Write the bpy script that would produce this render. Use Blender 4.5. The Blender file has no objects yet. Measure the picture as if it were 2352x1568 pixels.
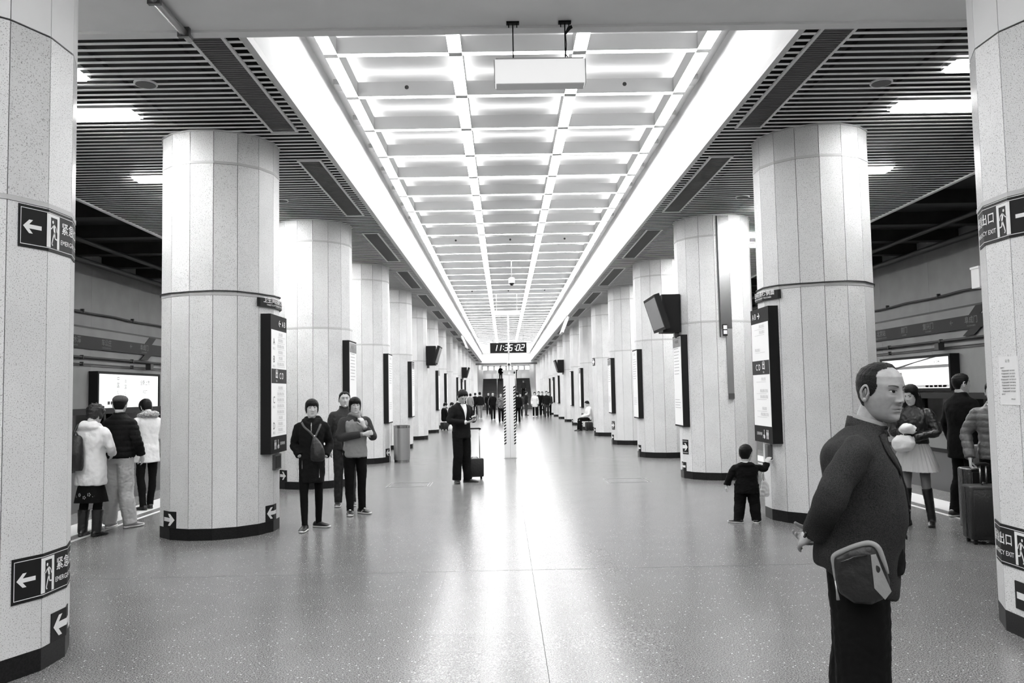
import bpy, math, random
import numpy as np
from mathutils import Vector, Matrix, noise as mnoise

# ------------------------------------------------------------------ camera, world, exposure
SC = bpy.context.scene
COL = SC.collection
random.seed(7)
rng = np.random.default_rng(7)

CAM_POS = (-0.2271, 0.0, 1.65)
F_PX, PITCH, YAW, ROLL = 1890.0, 0.0625, 0.0101, -0.0187
cam_d = bpy.data.cameras.new('camera'); cam = bpy.data.objects.new('camera', cam_d); COL.objects.link(cam)
_f = Vector((math.sin(YAW)*math.cos(PITCH), math.cos(YAW)*math.cos(PITCH), math.sin(PITCH)))
_r = Vector((math.cos(YAW), -math.sin(YAW), 0)); _u = _r.cross(_f)
_r2 = _r*math.cos(ROLL) + _u*math.sin(ROLL); _u2 = _u*math.cos(ROLL) - _r*math.sin(ROLL)
cam.matrix_world = Matrix(((_r2.x,_u2.x,-_f.x,CAM_POS[0]),(_r2.y,_u2.y,-_f.y,CAM_POS[1]),(_r2.z,_u2.z,-_f.z,CAM_POS[2]),(0,0,0,1)))
cam_d.sensor_width = 36.0; cam_d.lens = F_PX/2352*36.0; cam_d.clip_start = 0.05; cam_d.clip_end = 300
SC.camera = cam

world = bpy.data.worlds.new('world'); SC.world = world; world.use_nodes = True
world.node_tree.nodes['Background'].inputs[0].default_value = (0.02,0.02,0.02,1)
world.node_tree.nodes['Background'].inputs[1].default_value = 0.3

vs = SC.view_settings
vs.view_transform = 'Standard'; vs.look = 'None'; vs.gamma = 1.0; vs.use_curve_mapping = False
vs.exposure = 0.78
E_STRIP, E_UP, E_SIDE = 10.5, 2.0, 36.0      # lamp strengths, with the added upward glow
SC.cycles.max_bounces = 6; SC.cycles.diffuse_bounces = 4; SC.cycles.glossy_bounces = 2
SC.cycles.transmission_bounces = 4; SC.cycles.transparent_max_bounces = 6
SC.cycles.caustics_reflective = False; SC.cycles.caustics_refractive = False
SC.cycles.sample_clamp_indirect = 6.0
SC.cycles.use_denoising = True; SC.cycles.use_light_tree = False
SC.cycles.use_adaptive_sampling = True; SC.cycles.adaptive_threshold = 0.04

# ------------------------------------------------------------------ materials (all grey: the photograph is black and white)
MATS = {}
def new_mat(name):
    m = bpy.data.materials.new(name); m.use_nodes = True
    MATS[name] = m
    nt = m.node_tree; b = nt.nodes['Principled BSDF']
    return m, nt, b
def g3(v): return (v, v, v, 1)
def plain(name, v, rough=0.6, metal=0.0, spec=0.5, var=0.0, scale=8.0, bump=0.0, bscale=60.0, sheen=0.0):
    m, nt, b = new_mat(name)
    b.inputs['Base Color'].default_value = g3(v); b.inputs['Roughness'].default_value = rough
    b.inputs['Metallic'].default_value = metal; b.inputs['Specular IOR Level'].default_value = spec
    tc = nt.nodes.new('ShaderNodeTexCoord')
    if var > 0:
        n = nt.nodes.new('ShaderNodeTexNoise'); n.inputs['Scale'].default_value = scale; n.inputs['Detail'].default_value = 4
        r = nt.nodes.new('ShaderNodeMapRange'); r.inputs['To Min'].default_value = v*(1-var); r.inputs['To Max'].default_value = v*(1+var)
        r.inputs['From Min'].default_value = .3; r.inputs['From Max'].default_value = .7
        nt.links.new(tc.outputs['Object'], n.inputs['Vector']); nt.links.new(n.outputs['Fac'], r.inputs['Value'])
        nt.links.new(r.outputs['Result'], b.inputs['Base Color'])
    if bump > 0:
        n2 = nt.nodes.new('ShaderNodeTexNoise'); n2.inputs['Scale'].default_value = bscale; n2.inputs['Detail'].default_value = 3
        bp = nt.nodes.new('ShaderNodeBump'); bp.inputs['Strength'].default_value = bump; bp.inputs['Distance'].default_value = 0.01
        nt.links.new(tc.outputs['Object'], n2.inputs['Vector']); nt.links.new(n2.outputs['Fac'], bp.inputs['Height'])
        nt.links.new(bp.outputs['Normal'], b.inputs['Normal'])
    return m
def emis(name, strength, base=0.8, col=1.0):
    m, nt, b = new_mat(name)
    b.inputs['Base Color'].default_value = g3(base)
    b.inputs['Emission Color'].default_value = g3(col); b.inputs['Emission Strength'].default_value = strength
    return m
def speckled(name, base, dark, scale, lo, hi, rough, per_object=True, white=None, tone=0.08, spec=.5):
    """granite or terrazzo: speckles from noise, a tone of its own per slab"""
    m, nt, b = new_mat(name); N = nt.nodes; L = nt.links
    tc = N.new('ShaderNodeTexCoord'); vec = tc.outputs['Object']
    if per_object:
        oi = N.new('ShaderNodeObjectInfo'); mu = N.new('ShaderNodeMath'); mu.operation = 'MULTIPLY'; mu.inputs[1].default_value = 57.0
        L.new(oi.outputs['Random'], mu.inputs[0])
        ad = N.new('ShaderNodeVectorMath'); ad.operation = 'ADD'
        L.new(vec, ad.inputs[0]); L.new(mu.outputs[0], ad.inputs[1]); vec = ad.outputs[0]
    n = N.new('ShaderNodeTexNoise'); n.inputs['Scale'].default_value = scale; n.inputs['Detail'].default_value = 3; n.inputs['Roughness'].default_value = .6
    L.new(vec, n.inputs['Vector'])
    r = N.new('ShaderNodeMapRange'); r.interpolation_type = 'SMOOTHSTEP'
    r.inputs['From Min'].default_value = lo; r.inputs['From Max'].default_value = hi
    r.inputs['To Min'].default_value = dark; r.inputs['To Max'].default_value = base
    L.new(n.outputs['Fac'], r.inputs['Value']); out = r.outputs['Result']
    if per_object and tone > 0:
        tr = N.new('ShaderNodeMapRange'); tr.inputs['To Min'].default_value = 1-tone; tr.inputs['To Max'].default_value = 1+tone*.5
        L.new(oi.outputs['Random'], tr.inputs['Value'])
        mm = N.new('ShaderNodeMath'); mm.operation = 'MULTIPLY'; L.new(out, mm.inputs[0]); L.new(tr.outputs['Result'], mm.inputs[1]); out = mm.outputs[0]
    # broad soft wear
    n3 = N.new('ShaderNodeTexNoise'); n3.inputs['Scale'].default_value = 2.2; n3.inputs['Detail'].default_value = 3; L.new(vec, n3.inputs['Vector'])
    r3 = N.new('ShaderNodeMapRange'); r3.inputs['From Min'].default_value = .3; r3.inputs['From Max'].default_value = .7
    r3.inputs['To Min'].default_value = .93; r3.inputs['To Max'].default_value = 1.05; L.new(n3.outputs['Fac'], r3.inputs['Value'])
    m3 = N.new('ShaderNodeMath'); m3.operation = 'MULTIPLY'; L.new(out, m3.inputs[0]); L.new(r3.outputs['Result'], m3.inputs[1]); out = m3.outputs[0]
    if white:
        v = N.new('ShaderNodeTexVoronoi'); v.inputs['Scale'].default_value = white[0]; L.new(vec, v.inputs['Vector'])
        lt = N.new('ShaderNodeMath'); lt.operation = 'LESS_THAN'; lt.inputs[1].default_value = white[1]; L.new(v.outputs['Distance'], lt.inputs[0])
        sp = N.new('ShaderNodeSeparateColor'); L.new(v.outputs['Color'], sp.inputs[0])
        gt = N.new('ShaderNodeMath'); gt.operation = 'GREATER_THAN'; gt.inputs[1].default_value = white[2]; L.new(sp.outputs[0], gt.inputs[0])
        an = N.new('ShaderNodeMath'); an.operation = 'MULTIPLY'; L.new(lt.outputs[0], an.inputs[0]); L.new(gt.outputs[0], an.inputs[1])
        mx = N.new('ShaderNodeMix'); mx.data_type = 'FLOAT'; L.new(an.outputs[0], mx.inputs['Factor']); L.new(out, mx.inputs['A']); mx.inputs['B'].default_value = white[3]; out = mx.outputs['Result']
    L.new(out, b.inputs['Base Color'])
    b.inputs['Roughness'].default_value = rough; b.inputs['Specular IOR Level'].default_value = spec
    return m
speckled('granite', 0.73, 0.24, 135, .34, .44, .36)
speckled('terrazzo', 0.27, 0.055, 115, .37, .60, .23, spec=.5, per_object=False, white=(42, .23, .86, .62))
speckled("terrazzo_tile", 0.275, 0.058, 115, .37, .60, .23, spec=.5, per_object=True, white=(42, .23, .86, .66), tone=.06)
speckled('plinth_stone', 0.014, 0.008, 80, .4, .6, .4, spec=.2)
plain('joint_dark', 0.06, .9)
plain('white_paint', 0.80, .6, var=.04, scale=1.2)
plain('well_paint', 0.80, .7, var=.03, scale=.8)
plain('soffit_paint', 0.86, .7, var=.03, scale=2.5)
plain('trim_grey', 0.55, .45)
plain('beam_paint', 0.70, .5)
plain('cap_grey', 0.50, .5)
plain('slat_metal', 0.88, .35, metal=.0)
plain('plenum_black', 0.01, .9)
plain('vent_dark', 0.05, .6, bump=.3, bscale=200)
plain('vent_frame', 0.75, .5)
plain('louvre_grey', 0.22, .5)
plain('track_wall', 0.27, .85, var=.18, scale=.9, bump=.2, bscale=40)
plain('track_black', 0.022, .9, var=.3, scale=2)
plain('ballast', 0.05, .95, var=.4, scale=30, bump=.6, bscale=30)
plain('pipe_dark', 0.03, .6)
plain('black_gloss', 0.015, .25)
plain('black_matte', 0.010, .7, spec=.2)
plain('sign_black', 0.011, .5, spec=.2)
plain('sign_white', 0.80, .5)
plain('sign_grey', 0.30, .6)
plain('print_dark', 0.05, .6)
plain('band_dark', 0.012, .6, spec=.2)
plain('band_print', 0.11, .6)
plain('chrome', 0.36, .25, metal=1.0)
plain('steel', 0.42, .38, metal=.9)
plain('steel_dark', 0.12, .4, metal=.6)
plain('gate_panel', 0.09, .3, metal=.3)
plain('gate_panel_light', 0.20, .35, metal=.4)
plain('tactile', 0.60, .6, bump=.3, bscale=120)
plain('paper', 0.80, .7)
plain('pole_white', 0.78, .4)
plain('stair_dark', 0.05, .6)
plain('stair_nose', 0.20, .6)
plain('screen_grey', 0.07, .2, var=.6, scale=9)
emis('lamp_strip', E_STRIP)
emis('lamp_up', E_UP)  # unseen glowing beam tops, added to brighten the ceiling above
emis('lamp_side', E_SIDE)
emis('lamp_side_dim', E_SIDE*.35)
emis('box_face', .26, base=.4)
emis('sign_lit', .40, base=.4)
emis('advert_face', .6, base=.5)
emis('lit_white', 3.0)
emis('led_digit', .55, base=.3)
def glass(name, v=.9, rough=.02, alpha=.25):
    m, nt, b = new_mat(name)
    b.inputs['Base Color'].default_value = g3(v); b.inputs['Roughness'].default_value = rough
    tr = nt.nodes.new('ShaderNodeBsdfTransparent'); tr.inputs[0].default_value = g3(.86)
    mx = nt.nodes.new('ShaderNodeMixShader'); gl = nt.nodes.new('ShaderNodeBsdfGlossy'); gl.inputs['Roughness'].default_value = rough
    fr = nt.nodes.new('ShaderNodeFresnel'); fr.inputs['IOR'].default_value = 1.5
    nt.links.new(fr.outputs[0], mx.inputs[0]); nt.links.new(tr.outputs[0], mx.inputs[1]); nt.links.new(gl.outputs[0], mx.inputs[2])
    nt.links.new(mx.outputs[0], nt.nodes['Material Output'].inputs['Surface'])
    return m
glass('glass')

# ------------------------------------------------------------------ mesh helpers
class MB:
    """collects shapes; build() links them as one mesh object"""
    def __init__(s): s.v = []; s.f = []; s.m = []; s.sm = []
    def add(s, verts, faces, mi=0, smooth=False):
        o = len(s.v); s.v.extend([tuple(map(float, p)) for p in verts])
        for f in faces: s.f.append(tuple(i+o for i in f)); s.m.append(mi); s.sm.append(smooth)
        return s
    def box(s, x0, x1, y0, y1, z0, z1, mi=0, mat=None, bottom=None, top=None):
        V = [Vector(p) for p in ((x0,y0,z0),(x1,y0,z0),(x1,y1,z0),(x0,y1,z0),(x0,y0,z1),(x1,y0,z1),(x1,y1,z1),(x0,y1,z1))]
        if mat is not None: V = [mat @ p for p in V]
        o = len(s.v); s.v.extend([tuple(p) for p in V])
        F = [((3,2,1,0), mi if bottom is None else bottom), ((4,5,6,7), mi if top is None else top), ((0,1,5,4), mi), ((1,2,6,5), mi), ((2,3,7,6), mi), ((3,0,4,7), mi)]
        for f, k in F: s.f.append(tuple(i+o for i in f)); s.m.append(k); s.sm.append(False)
        return s
    def tube(s, pts, rad, n=10, mi=0, smooth=True, cap=True):
        v, f = tube_vf(pts, rad, n, cap); s.add(v, f, mi, smooth); return s
    def cyl(s, c, r, z0, z1, n=16, mi=0, r1=None, smooth=True):
        r1 = r if r1 is None else r1
        v = [(c[0]+r*math.cos(2*math.pi*k/n), c[1]+r*math.sin(2*math.pi*k/n), z0) for k in range(n)] + [(c[0]+r1*math.cos(2*math.pi*k/n), c[1]+r1*math.sin(2*math.pi*k/n), z1) for k in range(n)]
        s.add(v, [(k,(k+1)%n,n+(k+1)%n,n+k) for k in range(n)], mi, smooth)
        s.add(v[:n][::-1], [tuple(range(n))], mi); s.add(v[n:], [tuple(range(n))], mi); return s
    def prism(s, poly, z0, z1, mi=0, mat=None):
        """poly in xy extruded along z (counter-clockwise)"""
        n = len(poly); v = [Vector((x,y,z0)) for x,y in poly] + [Vector((x,y,z1)) for x,y in poly]
        if mat is not None: v = [mat @ p for p in v]
        s.add(v, [tuple(range(n))[::-1], tuple(range(n,2*n))] + [(k,(k+1)%n,n+(k+1)%n,n+k) for k in range(n)], mi); return s
    def xform(s, M): s.v = [tuple(M @ Vector(p)) for p in s.v]; return s
    def mesh(s, name, mats):
        me = bpy.data.meshes.new(name); me.from_pydata(s.v, [], s.f)
        for m in (mats if isinstance(mats, (list,tuple)) else [mats]): me.materials.append(MATS[m] if isinstance(m, str) else m)
        me.polygons.foreach_set('material_index', s.m); me.polygons.foreach_set('use_smooth', s.sm); me.update()
        return me
    def build(s, name, mats, parent=None, loc=(0,0,0)):
        return link(name, s.mesh(name, mats), parent, loc)
def link(name, me, parent=None, loc=(0,0,0), rot=None):
    o = bpy.data.objects.new(name, me); COL.objects.link(o); o.location = loc
    if rot is not None: o.rotation_euler = rot
    if parent is not None: o.parent = parent
    return o
def tag(o, label, cat, group=None, kind=None):
    o['label'] = label; o['category'] = cat
    if group: o['group'] = group
    if kind: o['kind'] = kind
    return o
def empty(name, loc=(0,0,0), rz=0.0):
    o = bpy.data.objects.new(name, None); COL.objects.link(o); o.location = loc; o.rotation_euler = (0,0,rz); return o
def thing(name, label, cat, loc=(0,0,0), rz=0.0, group=None, kind=None): return tag(empty(name, loc, rz), label, cat, group, kind)
def structure(o, label, cat): return tag(o, label, cat, kind='structure')
def tube_vf(pts, rad, n=10, cap=True):
    P = [Vector(p) for p in pts]; R = rad if hasattr(rad, '__len__') else [rad]*len(P)
    V, F = [], []; ref = None
    for i, p in enumerate(P):
        t = (P[min(i+1, len(P)-1)] - P[max(i-1, 0)]).normalized()
        if ref is None: ref = Vector((0,0,1)) if abs(t.z) < .9 else Vector((1,0,0))
        a = t.cross(ref).normalized(); b = t.cross(a).normalized(); ref = -b if False else ref
        for k in range(n):
            w = 2*math.pi*k/n; V.append(p + (a*math.cos(w) - b*math.sin(w))*R[i])
    for i in range(len(P)-1):
        for k in range(n): F.append((i*n+k, i*n+(k+1)%n, (i+1)*n+(k+1)%n, (i+1)*n+k))
    if cap: F.append(tuple(range(n))[::-1]); F.append(tuple(range((len(P)-1)*n, len(P)*n)))
    return V, F
WORK = bpy.data.scenes.new('work')       # scratch scene: modifiers are evaluated here, away from the big scene
def work_graph():
    vl = WORK.view_layers[0]; vl.update(); return vl.depsgraph
_txt = {}
def text_poly(s, size=1.0, bold=0.0, align='CENTER'):
    """lettering as flat triangles in the xy plane (built-in font)"""
    key = (s, bold, align)
    if key not in _txt:
        c = bpy.data.curves.new('t', 'FONT'); c.body = s; c.align_x = align; c.align_y = 'CENTER'; c.size = 1.0; c.offset = bold; c.resolution_u = 3
        o = bpy.data.objects.new('t', c); WORK.collection.objects.link(o)
        dg = work_graph()
        me = bpy.data.meshes.new_from_object(o.evaluated_get(dg))
        _txt[key] = ([tuple(v.co) for v in me.vertices], [tuple(p.vertices) for p in me.polygons])
        bpy.data.objects.remove(o); bpy.data.curves.remove(c); bpy.data.meshes.remove(me)
    v, f = _txt[key]
    return [(x*size, y*size) for x, y, z in v], f

# ------------------------------------------------------------------ the hall
CX, COL_Y1, COL_S, DYR = 3.81, 10.449, 5.106, 0.12      # column rows
NCOL = 15                                                # index 0 .. 14 from the camera
CEIL, SOFF, WELL, GRID_Z = 4.90, 4.85, 2.47, 5.70
GX, GS, G0 = 0.741, 1.405, 9.595                         # light grid: half pitch across, pitch along, a beam's middle
EDGE = 6.96; GATE = 6.63; TWALL = 10.2; PLAT = 6.80; Y_BACK, Y_END = -13.0, 83.0
SOFF_Y0, SOFF_Y1 = 4.9, 7.1
def col_xy(side, i): return (CX*side, COL_Y1 + COL_S*(i-1) + (DYR if side > 0 else 0))

# ---- floor: terrazzo slabs left and right of a band of tiles, open joints over a dark bed
floor = structure(MB().box(-PLAT, PLAT, Y_BACK, Y_END+.5, -.12, -.008).build('floor', 'joint_dark'), 'polished speckled terrazzo platform floor', 'floor')
JY = 7.80
for x0, x1 in ((-PLAT, -.8006), (.8006, PLAT)):
    MB().box(x0, x1, Y_BACK, JY-.006, -.008, 0).build('floor_slab', 'terrazzo', floor)
    MB().box(x0, x1, JY+.006, Y_END+.5, -.008, 0).build('floor_slab', 'terrazzo', floor)
MB().box(-.7995, .7995, Y_BACK, 3.397, -.008, 0).build('floor_slab', 'terrazzo_tile', floor)
MB().box(-.7995, .7995, 23.407, Y_END+.5, -.008, 0).build('floor_slab', 'terrazzo_tile', floor)
TM = {}
for x in (-.6, -.2, .2, .6):       # the joint along the hall's middle is wider than the others
    a, b = -.1997, .1997
    if x == -.2: b = .1984
    if x == .2: a = -.1984
    TM[x] = MB().box(a, b, -.1996, .1996, -.008, 0).mesh('floor_tile', 'terrazzo_tile')
for k in range(11):
    for x in TM: link('floor_tile', TM[x], floor, (x, 3.6+.4*k, 0))
for k in range(39):
    for x in TM: link('floor_tile', TM[x], floor, (x, JY+.006+.2+.4*k, 0))
# steel edge of the expansion joint
structure(MB().box(-PLAT, PLAT, JY-.005, JY-.002, -.01, .0012).build('trim_1', 'steel'), 'thin metal strip in the floor joint across the hall', 'trim')
for s, nm in ((-1, 'left'), (1, 'right')):
    t = thing('floor_hatch', 'flush metal-framed floor hatch on the %s of the hall centre' % nm, 'floor hatch', (s*2.0, 15.3, 0))
    m = MB()
    for a in (0, .05):
        m.box(-.40+a, .40-a, -.36+a, -.345+a, 0, .003).box(-.40+a, .40-a, .345-a, .36-a, 0, .003).box(-.40+a, -.385+a, -.345+a, .345-a, 0, .003).box(.385-a, .40-a, -.345+a, .345-a, 0, .003)
    m.build('frame', 'steel', t)
    MB().box(-.33, .33, -.29, .29, .0003, .0015).build('lid', 'terrazzo_tile', t)

# ---- tracks behind the platform gates
for s, nm in ((-1, 'left'), (1, 'right')):
    def bx(x0, x1, *a): return MB().box(min(s*x0, s*x1), max(s*x0, s*x1), *a)
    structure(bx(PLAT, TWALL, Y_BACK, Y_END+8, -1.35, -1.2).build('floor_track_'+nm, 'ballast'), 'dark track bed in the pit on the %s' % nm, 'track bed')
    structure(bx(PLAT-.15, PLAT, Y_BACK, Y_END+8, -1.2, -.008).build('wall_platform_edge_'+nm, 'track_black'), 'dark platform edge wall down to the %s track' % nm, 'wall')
    for k, xr in enumerate((7.75, 9.2)):
        r = bx(xr-.035, xr+.035, Y_BACK, Y_END+8, -1.2, -1.06).build('rail', 'steel'); tag(r, 'steel running rail of the %s track, the one nearer the %s' % (nm, ('platform', 'wall')[k]), 'rail')
    w = structure(bx(TWALL+.02, TWALL+.3, Y_BACK, Y_END+8, -1.35, 5.35).build('wall_track_'+nm, 'joint_dark'), 'grey concrete wall beyond the %s track' % nm, 'wall')
    pan = MB().box(-.02, .02, -1.297, 1.297, -1.2, 5.3).mesh('wall_panel', 'track_wall')
    for k in range(22): link('wall_panel', pan, w, (s*(TWALL), 3.0+2.6*k, 0))
    bx(TWALL-.02, TWALL+.02, Y_BACK, 1.69, -1.2, 5.3).build('wall_panel', 'track_wall', w)
    bx(TWALL-.02, TWALL+.02, 58.9, Y_END+8, -1.2, 5.3).build('wall_panel', 'track_wall', w)
    c = structure(bx(EDGE, TWALL+.3, Y_BACK, Y_END+8, 5.2, 5.4).build('ceiling_track_'+nm, 'track_black'), 'ceiling coloured black for shade above the %s track' % nm, 'ceiling')  # shadow over the track is put into this dark colour
    rib = MB().box(-1.6, 1.6, -.13, .13, -.26, 0).mesh('rib', 'track_black')
    for k in range(24): link('rib', rib, c, (s*(EDGE+1.63), 1.5+1.9*k, 5.2))
    for xx, zz, rr in ((8.6, 4.85, .05), (9.5, 4.75, .07)):
        MB().tube([(s*xx, Y_BACK, zz), (s*xx, Y_END, zz)], rr, 8).build('pipe', 'pipe_dark', c)
    bx(EDGE, EDGE+.06, Y_BACK, Y_END, CEIL-.024, 5.2).build('fascia', 'plenum_black', c)
    structure(bx(EDGE, EDGE+.06, Y_BACK, Y_END, CEIL-.05, CEIL-.025).build('trim_edge_'+nm, 'vent_frame'), 'edge strip of the slatted ceiling along the %s track' % nm, 'trim')
    # cable runs on the wall
    X = TWALL-.05
    for j, (z, r, lb) in enumerate(((3.76, .025, 'sagging black cable highest on the %s track wall'), (2.68, .03, 'black conduit under the line map band on the %s track wall'), (2.52, .016, 'thin conduit just above the advert on the %s track wall'))):
        pts = [(s*(X-.06), y, z - (.03*math.sin((y % 2.6)/2.6*math.pi) if j == 0 else 0)) for y in np.arange(6, 50.1, .65)]
        t = thing('cable', lb % nm, 'cable'); MB().tube(pts, r, 6).build('cable_run', 'pipe_dark', t)
        cl = MB().box(-.04, .04, -.02, .02, -.045, .045).mesh('clip', 'pipe_dark')
        for y in np.arange(6.3, 50, 2.6): link('clip', cl, t, (s*(X-.06), y, z))
    # line map band
    t = thing('line_map_band', 'dark line map band with station names along the %s track wall' % nm, 'line map', (s*(X), 0, 0))
    MB().box(-.014, .014, 8, 46, 3.08, 3.38).build('light_backing', 'track_wall', t)
    bx(0, .03, 8, 46, 2.89, 3.19).xform(Matrix.Translation((-s*.03, 0, 0))).build('dark_band', 'band_dark', t)
    MB().box(-.025, .025, 8, 46, 3.38, 3.42).build('top_edge', 'pipe_dark', t)
    def wall_text(txt, y, z, size, mt='band_print', nmz='lettering'):
        v, f = text_poly(txt, size, .012)
        # read from inside the hall
        V = [(-s*.034, y + (px if s < 0 else -px), z+py) for px, py in v]
        MB().add(V, f).build(nmz, mt, t)
    if s < 0: words = ((17.4, '宣武门', ''), (19.05, '积水潭', 'JISHUITAN'), (20.55, '车公庄', 'CHEGONGZHUANG'), (21.9, '←', ''), (22.7, '阜成门', 'FUCHENGMEN'), (24.4, '复兴门', 'FUXINGMEN'), (26.5, '长椿街', ''))
    else: words = ((22.4, '北京站', 'BEIJING RAILWAY STATION'), (21.1, '前门', 'QIANMEN'), (19.9, '复兴门', 'FUXINGMEN'), (18.85, '←', ''), (18.05, '阜成门', 'FUCHENGMEN'), (16.3, '车公庄', ''), (14.5, '西直门', ''))
    for y, a, bb in words:
        wall_text(a, y, 3.07, .17)
        if bb: wall_text(bb, y, 2.95, .05)
    # diagonal interchange stripe crossing the band
    yc = 22.9 if s < 0 else 18.0
    d = -1 if s < 0 else 1
    P = [(yc-.42, 2.74), (yc+.02, 2.74), (yc+.30, 2.89), (yc-.14, 2.89)] if s < 0 else [(yc-.02, 2.74), (yc+.42, 2.74), (yc+.14, 2.89), (yc-.30, 2.89)]
    P2 = [(yc-.14, 3.19), (yc+.30, 3.19), (yc+.58, 3.38), (yc+.14, 3.38)] if s < 0 else [(yc-.30, 3.19), (yc+.14, 3.19), (yc-.14, 3.38), (yc-.58, 3.38)]
    for pp in (P, P2):
        MB().add([(-s*.026, y, z) for y, z in pp] + [(0, y, z) for y, z in pp], [(0,1,2,3), (4,5,6,7), (0,1,5,4), (1,2,6,5), (2,3,7,6), (3,0,4,7)]).build('stripe', 'band_dark', t)
    # advertising light box
    y0, y1, z0, z1 = (19.75, 23.3, 1.40, 2.36) if s < 0 else (18.65, 22.15, 1.52, 2.37)
    t = thing('advert_light_box', 'lit advertising box in a black frame on the %s track wall' % nm, 'light box', (s*X, 0, 0))
    fm = MB(); D = .22
    for a in ((y0, y1, z1-.06, z1), (y0, y1, z0, z0+.06), (y0, y0+.07, z0+.06, z1-.06), (y1-.07, y1, z0+.06, z1-.06)): fm.box(min(0, -s*D), max(0, -s*D), *a)
    fm.build('frame', 'black_matte', t)
    face = MB().box(min(-s*.02, -s*(D-.03)), max(-s*.02, -s*(D-.03)), y0+.07, y1-.07, z0+.06, z1-.06).build('lit_face', 'advert_face', t)
    def pr(y0_, y1_, z0_, z1_, mt='print_dark', sk=0.0):
        q = [(y0_, z0_), (y1_, z0_+sk), (y1_, z1_+sk), (y0_, z1_)]
        xo = -s*(D-.026)
        MB().add([(xo, y, z) for y, z in q], [(0,1,2,3)]).build('print', mt, t)
    if s < 0:
        for k, tx in enumerate(('中', '国', '心', '意')):
            v, f = text_poly(tx, .15, .01); MB().add([(.0 - s*(D-.026), 20.85+px, 2.18-.16*k+py) for px, py in v], f).build('print', 'sign_grey', t)
            v, f = text_poly(tx, .13, .01); MB().add([(.0 - s*(D-.026), 21.25+px, 2.12-.14*k+py) for px, py in v], f).build('print', 'sign_grey', t)
        v, f = text_poly('全新上市', .15, .01); MB().add([(-s*(D-.026), 22.4+px, 2.1+py) for px, py in v], f).build('print', 'sign_grey', t)
        v, f = text_poly('ASET', .13, .01); MB().add([(-s*(D-.026), 22.4+px, 1.86+py) for px, py in v], f).build('print', 'sign_grey', t)
        for k in range(4): pr(20.3+.16*k, 20.42+.16*k, 1.55, 1.63)
    else:
        pr(18.75, 22.05, 2.06, 2.13, 'sign_grey', -.0); 
        MB().add([(-s*(D-.024), 21.9, 1.98), (-s*(D-.024), 21.9, 2.05), (-s*(D-.024), 19.3, 2.31), (-s*(D-.024), 19.6, 2.31)], [(0,1,2,3)]).build('print', 'screen_grey', t)
        pr(21.0, 21.35, 1.68, 1.98, 'sign_grey'); pr(21.06, 21.22, 1.78, 1.88); pr(18.78, 22.0, 1.60, 1.66, 'sign_white')
        for k in range(5): pr(18.9+.2*k, 19.05+.2*k, 1.60, 1.65, 'sign_grey')
        v, f = text_poly('16:10:44', .09, .01); MB().add([(-s*(D-.024), 19.3-px, 2.2+py) for px, py in v], f).build('print', 'sign_grey', t)
    jb = MB().box(-.07, .07, -.09, .09, -.08, .08).build('junction_box', 'pipe_dark', None, (s*(X-.18), y1-.6 if s < 0 else y0+.5, 2.55)); tag(jb, 'small black junction box above the lit advert on the %s' % nm, 'junction box')

# ---- platform gates (half height, glass above metal)
def gate_parts(t):
    MB().box(-.04, .04, -1.28, 1.28, 0, .60).build('lower_panel', 'gate_panel', t)
    MB().box(-.05, .05, -1.29, 1.29, .60, .66).build('mid_rail', 'black_matte', t)
    MB().box(-.035, .035, -1.28, 1.28, .66, .88).build('metal_band', 'gate_panel_light', t)
    MB().box(-.05, .05, -1.29, 1.29, .88, .93).build('chrome_rail', 'chrome', t)
    MB().box(-.008, .008, -1.24, 1.24, .93, 1.44).build('glass_pane', 'glass', t)
    MB().box(-.07, .07, -1.29, 1.29, 1.44, 1.53).build('top_rail', 'black_matte', t)
    for y in (-1.27, 1.27): MB().box(-.06, .06, y-.03, y+.03, .0, 1.44).build('post', 'black_matte', t)
ORD = ['first','second','third','fourth','fifth','sixth','seventh','eighth','ninth','tenth','eleventh','twelfth','thirteenth','fourteenth','fifteenth','sixteenth','seventeenth']
proto = None
for s, nm in ((-1, 'left'), (1, 'right')):
    for k in range(9):
        t = thing('platform_gate', '%s half-height glass platform gate along the %s track, counted from the camera' % (ORD[k].capitalize(), nm), 'platform gate', (s*GATE, 4.3+2.62*k, 0), 0, 'platform screen gates')
        if proto is None: gate_parts(t); proto = t
        else:
            for ch in list(proto.children):
                cc = ch.copy(); COL.objects.link(cc); cc.parent = t
    st = thing('tactile_strip', 'pale textured safety strip on the floor beside the %s platform gates' % nm, 'safety strip')
    a, b = sorted((s*5.55, s*6.02)); MB().box(a, b, 2, Y_END, 0, .004).build('strip', 'tactile', st)
    a, b = sorted((s*5.34, s*5.40)); MB().box(a, b, 2, Y_END, 0, .002).build('line', 'tactile', st)

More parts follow.
